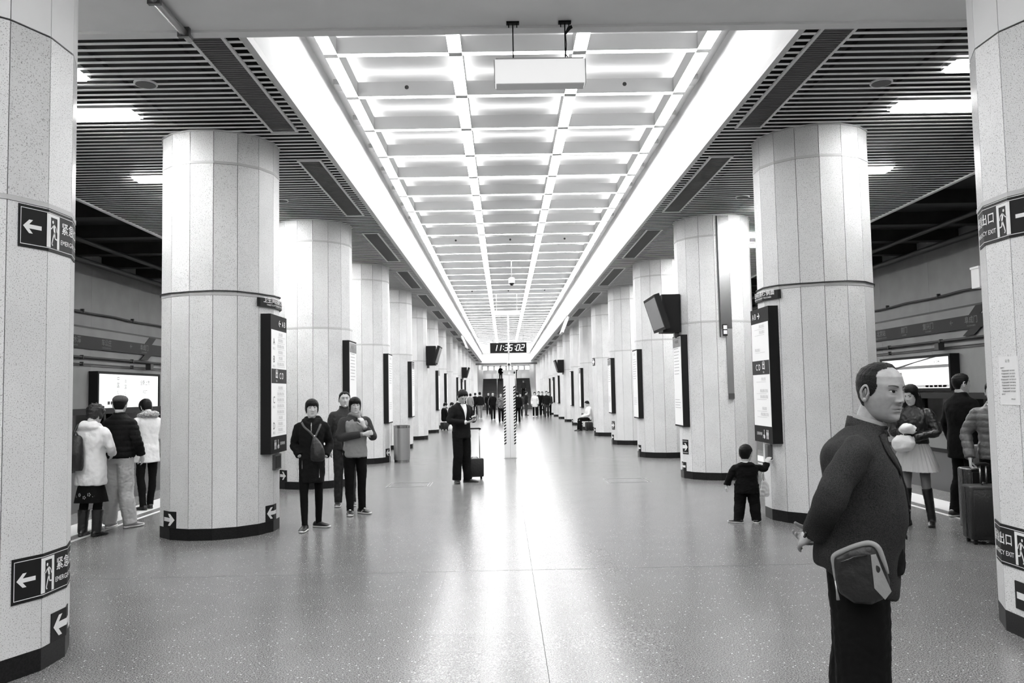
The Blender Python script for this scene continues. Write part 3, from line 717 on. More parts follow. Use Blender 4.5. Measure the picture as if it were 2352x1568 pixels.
# ---- hanging blank sign near the camera
t = thing('hanging_sign', 'blank white box sign hanging on two rods from the soffit', 'hanging sign', (.125, 6.93, 4.39))
MB().box(-.385, .385, -.06, .06, -.105, .105).build('case', 'sign_lit', t)
fr = MB()
for z in (-.115, .107): fr.box(-.375, .375, -.066, .066, z, z+.008)
for xx in (-.393, .385): fr.box(xx, xx+.008, -.066, .066, -.10, .10)
fr.build('edge_frame', 'steel', t)
for xx in (-.225, .225):
    MB().tube([(xx, 0, .11), (xx, 0, .445)], .006, 6).build('rod', 'black_matte', t)
    MB().box(xx-.055, xx+.055, -.02, .02, .44, .46).build('ceiling_plate', 'black_matte', t)
    for dx in (-.035, .035): MB().tube([(xx+dx, 0, .41), (xx+dx, 0, .44)], .005, 6).build('bolt', 'black_matte', t)
MB().tube([(.225, -.01, .34), (.26, -.02, .39), (.285, -.03, .40)], [.008, .018, .014], 8).build('cable_knot', 'black_matte', t)
MB().tube([(.228, -.01, .36), (.236, -.01, .25), (.228, -.01, .16), (.262, -.01, .115)], .004, 6).build('cable', 'black_matte', t)

# ---- clock, dome camera, hazard post, bin
t = thing('digital_clock', 'long black hanging digital clock reading 11:35:02', 'clock', (-.02, 38.0, 3.74))
MB().box(-.845, .845, -.06, .06, -.235, .235).build('case', 'black_matte', t)
SEG = {'a': ((-.5,1),(.5,1)), 'b': ((.5,1),(.5,0)), 'c': ((.5,0),(.5,-1)), 'd': ((-.5,-1),(.5,-1)), 'e': ((-.5,0),(-.5,-1)), 'f': ((-.5,1),(-.5,0)), 'g': ((-.5,0),(.5,0))}
DG = {'0': 'abcdef', '1': 'bc', '2': 'abged', '3': 'abgcd', '5': 'afgcd'}
xx = -.60
for ch in '11:35:02':
    m = MB()
    if ch == ':':
        for zz in (-.07, .07): m.box(xx-.02, xx+.02, -.064, -.0605, zz-.02, zz+.02)
        m.build('colon', 'led_digit', t); xx += .13
    else:
        for sname in DG[ch]:
            (ax, az), (bx_, bz) = SEG[sname]; sl = .03
            p = [(xx+ax*.13+az*sl, az*.135), (xx+bx_*.13+bz*sl, bz*.135)]
            v, f = bar(*p[0], *p[1], .036); m.add([(a, -.0615, b) for a, b in v], [(0,1,2,3)])
        m.build('digit', 'led_digit', t); xx += .205 if ch != '1' else .19
for xx in (-.7, .7): MB().tube([(xx, 0, .23), (xx, 0, 1.96)], .012, 6).build('hanger', 'trim_grey', t)
t = thing('dome_camera', 'white dome camera hanging from the light grid', 'camera', (.05, 25.0, 5.02))
MB().cyl((0,0), .10, -.02, .12, 20).build('body', 'pole_white', t); MB().cyl((0,0), .105, .12, .16, 20, r1=.05).build('cap', 'cap_grey', t)
dv = [(.075*math.cos(a)*math.cos(e), .075*math.sin(a)*math.cos(e), -.02-.075*math.sin(e)) for e in np.linspace(0, 1.5, 6) for a in np.linspace(0, 2*math.pi, 17)[:-1]]
MB().add(dv, [(i*16+k, i*16+(k+1)%16, (i+1)*16+(k+1)%16, (i+1)*16+k) for i in range(5) for k in range(16)], 0, True).build('dome', 'black_gloss', t)
MB().tube([(0,0,.15), (0,0,.72)], .012, 8).build('rod', 'pole_white', t)
for yy, zz, lb in ((33.5, 4.92, 'lit white strip sign hanging below the light grid in mid-hall'),):
    t = thing('hanging_light_bar', lb, 'light bar', (-.08, yy, zz)); MB().box(-.53, .53, -.08, .08, -.08, .08).build('lit_body', 'lit_white', t)
    for xx in (-.42, .42): MB().tube([(xx, 0, .08), (xx, 0, .79)], .012, 6).build('rod', 'trim_grey', t)
t = thing('hazard_post', 'slim white post with hazard-striped edges standing in mid-hall', 'post', (-.105, 21.1, 0))
MB().box(-.15, -.004, -.10, .10, .012, 2.12).build('body', 'pole_white', t); MB().box(.004, .15, -.10, .10, .012, 2.12).build('body', 'pole_white', t)
MB().box(-.006, .006, -.085, .085, .012, 2.11).build('groove', 'cap_grey', t)
MB().box(-.185, .185, -.13, .13, 0, .012).build('base_plate', 'steel', t)
MB().box(-.16, .16, -.11, .11, 2.12, 2.14).build('cap', 'pole_white', t)
for sx in (-1, 1):
    for k in range(20):
        z = .34+.075*k; x0_, x1_ = sorted((sx*.098, sx*.152))
        q = [(x0_, -.102, z), (x1_, -.102, z+.035), (x1_, -.102, z+.075), (x0_, -.102, z+.04)]
        MB().add(q, [(0,1,2,3)]).build('stripe', 'sign_black', t)
MB().tube([(0, 0, 2.14), (0, 0, 3.70)], .022, 12).build('pole', 'pole_white', t)
MB().box(-.05, .05, -.16, .02, 2.34, 2.42).build('camera_body', 'pole_white', t); MB().tube([(0, -.16, 2.38), (0, -.18, 2.38)], .03, 10).build('camera_lens', 'black_gloss', t)
MB().box(-.18, .18, -.02, .02, 2.20, 2.24).build('arm', 'cap_grey', t)
t = thing('litter_bin', 'round brushed metal litter bin beside the fourth left column', 'litter bin', (-2.79, 20.5, 0))
MB().cyl((0,0), .20, .06, .84, 28).build('body', 'steel', t); MB().cyl((0,0), .19, 0, .06, 28).build('foot', 'chrome', t)
MB().cyl((0,0), .205, .84, .90, 28).build('rim', 'chrome', t); MB().cyl((0,0), .16, .90, .905, 28).build('opening', 'black_matte', t)

# ---- far end: stairs up to the concourse
we = MB(); we.box(-TWALL-.3, -2.95, Y_END, Y_END+.5, -1.3, 6.2).box(2.95, TWALL+.3, Y_END, Y_END+.5, -1.3, 6.2).box(-2.95, 2.95, Y_END, Y_END+.5, 4.62, 6.2)
structure(we.build('wall_end', 'white_paint'), 'white end wall above and beside the stairs', 'wall')
structure(MB().box(-3.1, 3.1, Y_END-.06, Y_END, 4.52, 4.70).build('trim_lintel', 'steel_dark'), 'dark lintel across the stair opening', 'trim')
st = thing('stairs', 'broad dark staircase rising at the far end of the hall', 'stairs', (0, Y_END+.6, 0), 0, None, 'structure')
stp = MB().box(-2.55, 2.55, 0, .36, 0, .155).mesh('step', 'stair_dark'); nose = MB().box(-2.55, 2.55, -.006, .03, .13, .158).mesh('nosing', 'stair_nose')
for k in range(21):
    o = link('step', stp, st, (0, .34*k, .155*k)); link('nosing', nose, o)
for xx in (-1.0, 1.0):
    r_ = MB().tube([(xx, 0, .9), (xx, .34*21, .155*21+.9)], .03, 8)
    for k in range(0, 21, 4): r_.tube([(xx, .34*k+.17, .155*k), (xx, .34*k+.17, .155*k+.97)], .02, 6)
    r_.build('handrail', 'steel', st)
for s in (-1, 1):
    m = MB(); a, b = sorted((s*2.55, s*2.95))
    m.add([(x, y, z) for x in (a, b) for y, z in ((0, 0), (7.4, 0), (7.4, 4.25), (0, 1.0))], [(0,1,2,3), (7,6,5,4), (0,4,5,1), (1,5,6,2), (2,6,7,3), (3,7,4,0)]); m.build('side_wall', 'white_paint', st)
structure(MB().box(-6, 6, Y_END+7.74, Y_END+19, 2.9, 3.25).build('floor_concourse', 'terrazzo'), 'concourse floor at the head of the stairs', 'floor')
structure(MB().box(-6, 6, Y_END+19, Y_END+19.3, 3.2, 7).build('wall_concourse', 'white_paint'), 'pale wall of the concourse beyond the stairs', 'wall')
structure(MB().box(-6, 6, Y_END+.5, Y_END+19, 6.2, 6.4).build('ceiling_concourse', 'white_paint'), 'ceiling of the concourse beyond the stairs', 'ceiling')
for s, nm in ((-1, 'left'), (1, 'right')):
    structure(MB().box(*sorted((s*2.95, s*3.2)), Y_END+.5, Y_END+19, 0, 6.2).build('wall_stair_'+nm, 'white_paint'), 'wall beside the stairs on the %s' % nm, 'wall')
sm = MB().box(-.22, .22, -.06, .06, -.19, .19); sm = sm.mesh('lit_sign', 'lit_white')
for k in range(8):
    x = -2.35+.67*k; o = link('lit_sign', sm, None, (x, Y_END+8.2, 4.42)); tag(o, '%s in the row of small lit white signs over the far stairs, from the left' % ORD[k].capitalize(), 'lit sign', 'signs over the stairs')
hang = MB().box(-2.6, 2.6, -.02, .02, 0, .04).build('sign_rail', 'steel_dark', None, (0, Y_END+8.2, 4.61)); tag(hang, 'rail carrying the lit signs over the far stairs', 'rail')
for xx in (-2.5, 2.5): MB().tube([(xx, 0, .04), (xx, 0, 1.6)], .015, 6).build('hanger', 'steel_dark', hang)
gm = MB().prism([(-.30, 0), (.30, 0), (.33, .35), (.2, .62), (-.2, .62), (-.33, .35)], -.4, .4, mat=Matrix.Rotation(math.pi/2, 4, 'X')).mesh('turnstile', 'pole_white')
for k in range(6):
    x = -2.0+.8*k; o = link('turnstile', gm, None, (x, Y_END+10.5, 3.25)); tag(o, 'white ticket turnstile at the head of the far stairs, %s from the left' % ORD[k], 'turnstile', 'turnstiles')
for k in range(3):
    o = MB().box(-2.5, 2.5, -.12, .12, -.06, -.01).build('concourse_lamp', 'lamp_strip', None, (0, Y_END+9+3.4*k, 6.2)); tag(o, 'long ceiling lamp over the concourse, %s from the stairs' % ORD[k], 'ceiling lamp', 'concourse lamps')

# ================================================================== people
from mathutils.bvhtree import BVHTree
plain('skin', 0.54, .5, var=.06, scale=30)
plain('skin_dark', 0.30, .5, var=.10, scale=40)
plain('hair_black', 0.005, .55, spec=.18, bump=.4, bscale=160)
plain('hair_soft', 0.018, .55, bump=.4, bscale=120)
plain('brow', 0.05, .7)
plain('eye_white', 0.55, .3)
plain('eye_dark', 0.012, .2)
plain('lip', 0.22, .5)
plain('cloth_black', 0.006, .9, spec=.12, bump=.5, bscale=25)
plain('cloth_black2', 0.009, .88, spec=.15, bump=.5, bscale=40)
plain('cloth_charcoal', 0.032, .92, spec=.12, var=.5, scale=230, bump=.3, bscale=250)
plain('cloth_darkgrey', 0.04, .85, spec=.2, bump=.4, bscale=60)
plain('cloth_grey', 0.26, .85, spec=.2, bump=.5, bscale=30)
plain('cloth_white', 0.74, .8, spec=.2, bump=.4, bscale=30)
plain('cloth_beige', 0.50, .85, spec=.2, bump=.5, bscale=25)
plain('cloth_pleat', 0.46, .8, spec=.2)
plain('stocking', 0.16, .7)
plain('denim', 0.03, .85, spec=.2, var=.3, scale=20, bump=.4, bscale=120)
plain('leather', 0.012, .36, bump=.6, bscale=30)
plain('nylon', 0.010, .5, bump=.5, bscale=40)
plain('nylon_grey', 0.08, .45, bump=.5, bscale=40)
plain('rubber_white', 0.7, .6)
plain('shoe_black', 0.015, .4)
plain('shoe_grey', 0.32, .6)
plain('fur', 0.42, .95, var=.4, scale=60, bump=1.0, bscale=90)
plain('camo', 0.14, .9, var=.8, scale=14)
plain('felt_cap', 0.06, .9, var=.4, scale=120, bump=.5, bscale=150)

def catmull(P, per=5):
    P = [np.array(p, float) for p in P]
    if len(P) < 3 or per < 2: return P, [i for i in range(len(P))]
    out, tt = [], []
    for i in range(len(P)-1):
        p0, p1, p2, p3 = P[max(i-1,0)], P[i], P[i+1], P[min(i+2, len(P)-1)]
        for k in range(per):
            t = k/per
            out.append(.5*((2*p1) + (-p0+p2)*t + (2*p0-5*p1+4*p2-p3)*t*t + (-p0+3*p1-3*p2+p3)*t**3)); tt.append(i+t)
    out.append(P[-1]); tt.append(len(P)-1)
    return out, tt
def limb(P, R, per=5, n=14):
    pts, tt = catmull(P, per); rad = np.interp(tt, range(len(R)), R)
    V, F = tube_vf(pts, list(rad), n); return [tuple(v) for v in V], F
def rings(L, n=28, ex=2.3):
    """L: (x, y, z, half width, half depth[, tilt about x in radians]) bottom to top -> closed loft"""
    V, F = [], []
    for r in L:
        cx, cy, cz, rx, ry = r[:5]; tl = r[5] if len(r) > 5 else 0
        for k in range(n):
            a = 2*math.pi*k/n; c, s = math.cos(a), math.sin(a)
            x = rx*math.copysign(abs(c)**(2/ex), c); y = ry*math.copysign(abs(s)**(2/ex), s)
            V.append((cx+x, cy+y*math.cos(tl), cz+y*math.sin(tl)))
    m = len(L)
    for i in range(m-1):
        for k in range(n): F.append((i*n+k, i*n+(k+1)%n, (i+1)*n+(k+1)%n, (i+1)*n+k))
    F.append(tuple(range(n))[::-1]); F.append(tuple(range((m-1)*n, m*n)))
    return V, F
def dense_rings(L, per=4, **kw):
    w = max(len(r) for r in L); A = [np.array(list(r)+[0]*(w-len(r)), float) for r in L]
    pts, _ = catmull(A, per); return rings([tuple(p) for p in pts], **kw)
def ellip(c, r, n=14, m=9, M=None):
    V = []; F = []
    for i in range(m+1):
        t = math.pi*i/m
        for k in range(n):
            a = 2*math.pi*k/n; p = Vector((r[0]*math.sin(t)*math.cos(a), r[1]*math.sin(t)*math.sin(a), r[2]*math.cos(t)))
            if M is not None: p = M @ p
            V.append((c[0]+p.x, c[1]+p.y, c[2]+p.z))
    for i in range(m):
        for k in range(n): F.append((i*n+k, (i+1)*n+k, (i+1)*n+(k+1)%n, i*n+(k+1)%n))
    return V, F
def join(parts):
    V, F = [], []
    for v, f in parts:
        o = len(V); V.extend([tuple(p) for p in v]); F.extend([tuple(i+o for i in q) for q in f])
    return V, F
def remesh(parts, voxel, smooth=5, factor=.5):
    V, F = join(parts)
    me = bpy.data.meshes.new('tmp'); me.from_pydata(V, [], F); o = bpy.data.objects.new('tmp', me); WORK.collection.objects.link(o)
    md = o.modifiers.new('r', 'REMESH'); md.mode = 'VOXEL'; md.voxel_size = voxel; md.adaptivity = 0
    if smooth: sm = o.modifiers.new('s', 'SMOOTH'); sm.factor = factor; sm.iterations = smooth
    dg = work_graph(); m2 = bpy.data.meshes.new_from_object(o.evaluated_get(dg))
    nv = len(m2.vertices); co = np.empty(nv*3); m2.vertices.foreach_get('co', co); co = co.reshape(-1, 3)
    no = np.empty(nv*3); m2.vertices.foreach_get('normal', no); no = no.reshape(-1, 3)
    fs = [tuple(p.vertices) for p in m2.polygons]
    bpy.data.objects.remove(o); bpy.data.meshes.remove(me); bpy.data.meshes.remove(m2)
    return co, fs, no
def wrinkle(co, no, amp, scale, seed=0.0, zstretch=1.0):
    if amp <= 0: return co
    d = np.array([mnoise.noise((p[0]*scale+seed, p[1]*scale-seed, p[2]*scale*zstretch)) for p in co])
    return co + no*(d*amp)[:, None]
def smooth_obj(name, V, F, mats, parent=None, mi=None, loc=(0,0,0)):
    me = bpy.data.meshes.new(name); me.from_pydata([tuple(map(float, v)) for v in V], [], F)
    for m in (mats if isinstance(mats, (list, tuple)) else [mats]): me.materials.append(MATS[m])
    me.polygons.foreach_set('use_smooth', [True]*len(F))
    if mi is not None: me.polygons.foreach_set('material_index', mi)
    me.update(); return link(name, me, parent, loc)

# ---- head
HZ = [.117, .1155, .110, .095, .070, .040, .010, -.020, -.050, -.075, -.092, -.104, -.113, -.118]
HW = [.0, .016, .031, .054, .0705, .0765, .077, .0745, .0685, .060, .051, .041, .027, .0]
HF = [.0, .020, .038, .064, .084, .0925, .091, .088, .085, .083, .081, .077, .068, .048]
HB = [.0, .022, .044, .076, .095, .099, .095, .084, .064, .040, .018, -.004, -.026, -.048]
def face_dy(x, z, nose=1.0, age=0.0):
    ax = np.abs(x)
    g = lambda a, b: np.exp(-a*a - b*b)
    dy = .0045*g((ax-.030)/.022, (z-.031)/.008) - .010*g((ax-.031)/.015, (z-.013)/.011) + .0065*g((ax-.031)/.0125, (z-.011)/.0075)
    A = np.interp(-z, [-.034, -.020, -.006, .012, .024, .030, .036, .043], [0, .005, .0095, .0165, .0215, .0215, .013, 0])
    wd = np.interp(-z, [-.02, .01, .028, .036], [.0085, .010, .0135, .0135])
    dy = dy + nose*A*np.exp(-(x/wd)**2)
    dy = dy + .0085*g((ax-.0145)/.0062, (z+.0315)/.0062)
    dy = dy + .0055*g((ax-.046)/.020, (z+.014)/.020)
    dy = dy + .0045*g(x/.019, (z+.0570)/.005) - .0055*g(x/.023, (z+.0625)/.0026) + .0050*g(x/.016, (z+.0690)/.005) - .0045*g(x/.022, (z+.0805)/.006)
    dy = dy + .006*g(x/.019, (z+.101)/.011)
    if age: dy = dy - age*(.0035*g((ax-.026-(-.032-z)*.35)/.0035, (z+.046)/.018) + .002*g((ax-.030)/.014, (z+.004)/.003))
    return dy
def head_pt(x_, z, side=0): pass
def front_y(x, z, **kw):
    w = np.interp(-z, [-v for v in HZ], HW); f = np.interp(-z, [-v for v in HZ], HF)
    return f*np.sqrt(np.clip(1-(x/w)**2, 0, 1)) + face_dy(np.asarray(x, float), np.asarray(z, float), **kw)
def head_grid(nr, nc, **kw):
    u = np.linspace(0, 1, nr); zz = np.concatenate([[.117], np.interp(u, [0, .12, .25, .85, .95, 1], [.1165, .107, .085, -.095, -.112, -.1175]), [-.118]])
    ph = np.linspace(-math.pi, math.pi, nc, endpoint=False)
    # denser towards the face
    ph = ph - .35*np.sin(ph)*1.0
    Z, PH = np.meshgrid(zz, ph, indexing='ij')
    kz = [-v for v in HZ]
    W = np.interp(-Z, kz, HW); Fr = np.interp(-Z, kz, HF); Bk = np.interp(-Z, kz, HB)
    s, c = np.sin(PH), np.cos(PH)
    X = W*np.sign(s)*np.abs(s)**.94; Y = np.where(c > 0, Fr*np.abs(c), -Bk*np.abs(c))
    wgt = np.clip((c-.12)/.25, 0, 1)
    Y = Y + face_dy(X, Z, **kw)*wgt
    return X, Y, Z, PH
def head_mesh(nr=40, nc=48, ears=True, **kw):
    X, Y, Z, PH = head_grid(nr, nc, **kw); V = np.stack([X, Y, Z], -1).reshape(-1, 3); R = nr+2
    F = [(i*nc+k, (i+1)*nc+k, (i+1)*nc+(k+1) % nc, i*nc+(k+1) % nc) for i in range(R-1) for k in range(nc)]
    parts = [([tuple(p) for p in V], F)]
    if ears:
        for s in (-1, 1):
            M = Matrix.Rotation(s*.28, 4, 'Z') @ Matrix.Rotation(-.18, 4, 'X')
            nn = 24
            ringp = [M @ Vector((s*.006*(1 if math.sin(a) > -.5 else .2), .0165*math.cos(a)*(1-.22*(math.sin(a) < 0)), .031*math.sin(a))) for a in np.linspace(0, 2*math.pi, nn, endpoint=False)]
            c = Vector((s*.0775, -.012, .0))
            ringp.append(ringp[0]); V2, F2 = tube_vf([c+p for p in ringp], [.0058]*len(ringp), 6, False)
            parts.append(([tuple(v) for v in V2], F2))
            parts.append(ellip(c+Vector((-s*.004, 0, 0)), (.004, .0145, .027), 10, 6, M.to_3x3()))
            parts.append(ellip(c+M @ Vector((s*.004, .003, -.028)), (.007, .009, .010), 8, 6))
            parts.append(ellip(c+Vector((-s*.008, .006, 0)), (.010, .010, .022), 8, 6))
            parts.append(ellip(c+M @ Vector((s*.003, .012, -.004)), (.004, .005, .009), 8, 6))
    return join(parts)
def patch(outline_fn, nu, nv, off, **kw):
    """grid patch on the front of the face; outline_fn(u,v)->(x,z)"""
    V = []
    for i in range(nu):
        for j in range(nv):
            x, z = outline_fn(i/(nu-1), j/(nv-1)); V.append((x, float(front_y(x, z, **kw))+off, z))
    F = [(i*nv+j, (i+1)*nv+j, (i+1)*nv+j+1, i*nv+j+1) for i in range(nu-1) for j in range(nv-1)]
    return V, F
def zline(tab): 
    a = [t[0] for t in tab]; b = [t[1] for t in tab]
    return lambda X, Y, Z, PH: Z - np.interp(np.degrees(np.abs(PH)), a, b)
HAIR = {
 'short': zline([(0,.074),(30,.070),(50,.052),(66,.030),(78,-.012),(88,-.012),(96,.018),(112,.0),(128,-.040),(150,-.062),(180,-.066)]),
 'crew':  zline([(0,.082),(30,.076),(50,.058),(66,.035),(78,.0),(88,.0),(96,.02),(112,.0),(128,-.035),(150,-.052),(180,-.056)]),
 'bangs': zline([(0,.034),(28,.033),(45,.026),(58,.0),(68,-.050),(85,-.055),(95,-.03),(115,-.05),(140,-.070),(180,-.078)]),
 'full':  zline([(0,.066),(30,.055),(50,.020),(65,-.04),(80,-.09),(110,-.10),(180,-.10)]),
 'bald':  lambda X, Y, Z, PH: np.minimum(Z - np.interp(np.degrees(np.abs(PH)), [0, 60, 72, 84, 92, 104, 118, 138, 160, 180], [.09, .05, .002, -.012, .022, .012, -.045, -.070, -.078, -.08]), (.040-.12*np.clip(Z-.02, 0, 1) + .9*np.clip(Z-.088, 0, 1)) - Y),
}
def hair_mesh(style, th, nr=56, nc=64, seed=1.0, rough=.35):
    X, Y, Z, PH = head_grid(nr, nc); m = HAIR[style](X, Y, Z, PH)
    fringe = np.array([[mnoise.noise((math.degrees(PH[i, k])*.11+seed, Z[i, k]*12, 3.3)) for k in range(nc)] for i in range(nr+2)]); m = m + .010*fringe
    P = np.stack([X, Y, Z], -1); N = np.stack([X/.077**2, Y/.097**2, Z/.118**2], -1); N /= np.linalg.norm(N, axis=-1, keepdims=True)+1e-9
    t = th*np.clip(m/.026, 0, 1)**.75*(1+.9*np.clip(Z/.117, 0, 1)**1.5)
    jit = np.array([[mnoise.noise((P[i, k, 0]*110+seed, P[i, k, 1]*110, P[i, k, 2]*28)) for k in range(nc)] for i in range(nr+2)])
    t = t*(1+rough*jit) + .0012
    Q = (P+N*t[..., None]).reshape(-1, 3)
    F = []
    for i in range(nr+1):
        for k in range(nc):
            q = (i*nc+k, (i+1)*nc+k, (i+1)*nc+(k+1) % nc, i*nc+(k+1) % nc)
            if (m[i, k]+m[i+1, k]+m[i+1, (k+1) % nc]+m[i, (k+1) % nc])/4 > 0: F.append(q)
    used = sorted(set(i for f in F for i in f)); mp = {u: j for j, u in enumerate(used)}
    return [tuple(Q[u]) for u in used], [tuple(mp[i] for i in f) for f in F]

# ---- hand: palm, four fingers of unequal length, thumb from the side of the palm
def hand(W, d, n, side, curl=.35, s=1.0, spread=.0, thumb=.5):
    """W wrist, d along the hand, n out of the palm, side=+1 when the thumb lies along cross(d, n)"""
    W = Vector(W); d = Vector(d).normalized(); n = Vector(n); n = (n - d*n.dot(d)).normalized(); t = d.cross(n)*side
    P = []
    L = [(-.005, .026, .019), (.02, .031, .017), (.05, .040, .0155), (.078, .042, .0135), (.092, .038, .0115)]
    V, F = [], []; nn = 14
    for a, w, h in L:
        for k in range(nn):
            q = 2*math.pi*k/nn; V.append(tuple(W + (d*a + t*(w*math.cos(q)) + n*(h*math.sin(q)))*s))
    for i in range(len(L)-1):
        for k in range(nn): F.append((i*nn+k, i*nn+(k+1) % nn, (i+1)*nn+(k+1) % nn, (i+1)*nn+k))
    F.append(tuple(range(nn))[::-1]); F.append(tuple(range((len(L)-1)*nn, len(L)*nn))); P.append((V, F))
    for k, (off, ln) in enumerate(((.0315, .072), (.0105, .080), (-.0105, .075), (-.0305, .060))):
        p = W + (d*.082 + t*off)*s; ang = curl*(.45+.06*k); pts = [p - d*.01*s]; rad = [.0092*s]
        dirv = (d + t*(off*spread*8)).normalized()
        for j, fr in enumerate((.44, .32, .24)):
            c, sn = math.cos(ang), math.sin(ang); v = dirv*c + n*sn
            p = p + v*ln*fr*s; pts.append(p.copy()); rad.append((.0090, .0082, .0066)[j]*s); ang += curl*(1.0, .8, 0)[j]
        V2, F2 = tube_vf(pts, rad, 9); P.append(([tuple(v) for v in V2], F2)); P.append(ellip(pts[-1], (.0066*s,)*3, 8, 5))
    p0 = W + (d*.022 + t*.022)*s; v = (d*(1-.35*thumb) + t*(.55+.3*thumb) + n*(.15+.45*curl)).normalized(); p1 = p0 + v*.042*s
    v2 = (v + d*.35 - t*.2 + n*curl*.4).normalized(); p2 = p1 + v2*.032*s; p3 = p2 + (v2 + n*curl*.3).normalized()*.024*s
    V2, F2 = tube_vf([p0, p1, p2, p3], [.0135*s, .0105*s, .0095*s, .0072*s], 9); P.append(([tuple(v) for v in V2], F2)); P.append(ellip(p3, (.0072*s,)*3, 8, 5))
    return P
def shoe(ank, toe_dir, L=.26, W=.048, H=.085, sole=.022, up=0.0):
    """returns (upper, sole) lofts; ank = point on the ground under the ankle"""
    a = Vector(ank); f = Vector((toe_dir[0], toe_dir[1], 0)).normalized(); r = Vector((f.y, -f.x, 0))
    def lo(prof, zf):
        V, F = [], []; nn = 16
        for y, w, z0, z1 in prof:
            for k in range(nn):
                q = 2*math.pi*k/nn; c, s_ = math.cos(q), math.sin(q)
                V.append(tuple(a + f*y + r*(w*math.copysign(abs(c)**.8, c)) + Vector((0, 0, (z0+z1)/2 + (z1-z0)/2*math.copysign(abs(s_)**.7, s_)))))
        m = len(prof)
        for i in range(m-1):
            for k in range(nn): F.append((i*nn+k, i*nn+(k+1) % nn, (i+1)*nn+(k+1) % nn, (i+1)*nn+k))
        F.append(tuple(range(nn))[::-1]); F.append(tuple(range((m-1)*nn, m*nn))); return V, F
    k = L/.26; b = -.075*k
    up_ = lo([(b, W*.55, sole*.6, H*.75), (b+.02*k, W*.75, sole*.6, H), (b+.06*k, W*.8, sole*.6, H+.008), (b+.11*k, W*.85, sole*.6, H*.92), (b+.15*k, W*.95, sole*.6, H*.72), (b+.20*k, W*.98, sole*.6, H*.58), (b+.235*k, W*.8, sole*.6, H*.48), (b+.255*k, W*.4, sole*.7, H*.35)], 0)
    so_ = lo([(b-.006, W*.5, 0, sole), (b+.015*k, W*.82, 0, sole), (b+.08*k, W*.84, 0, sole), (b+.16*k, W*1.02, 0, sole), (b+.215*k, W*1.0, .001, sole+.002), (b+.25*k, W*.7, .004, sole+.005), (b+.264*k, W*.35, .008, sole+.008)], 0)
    return up_, so_

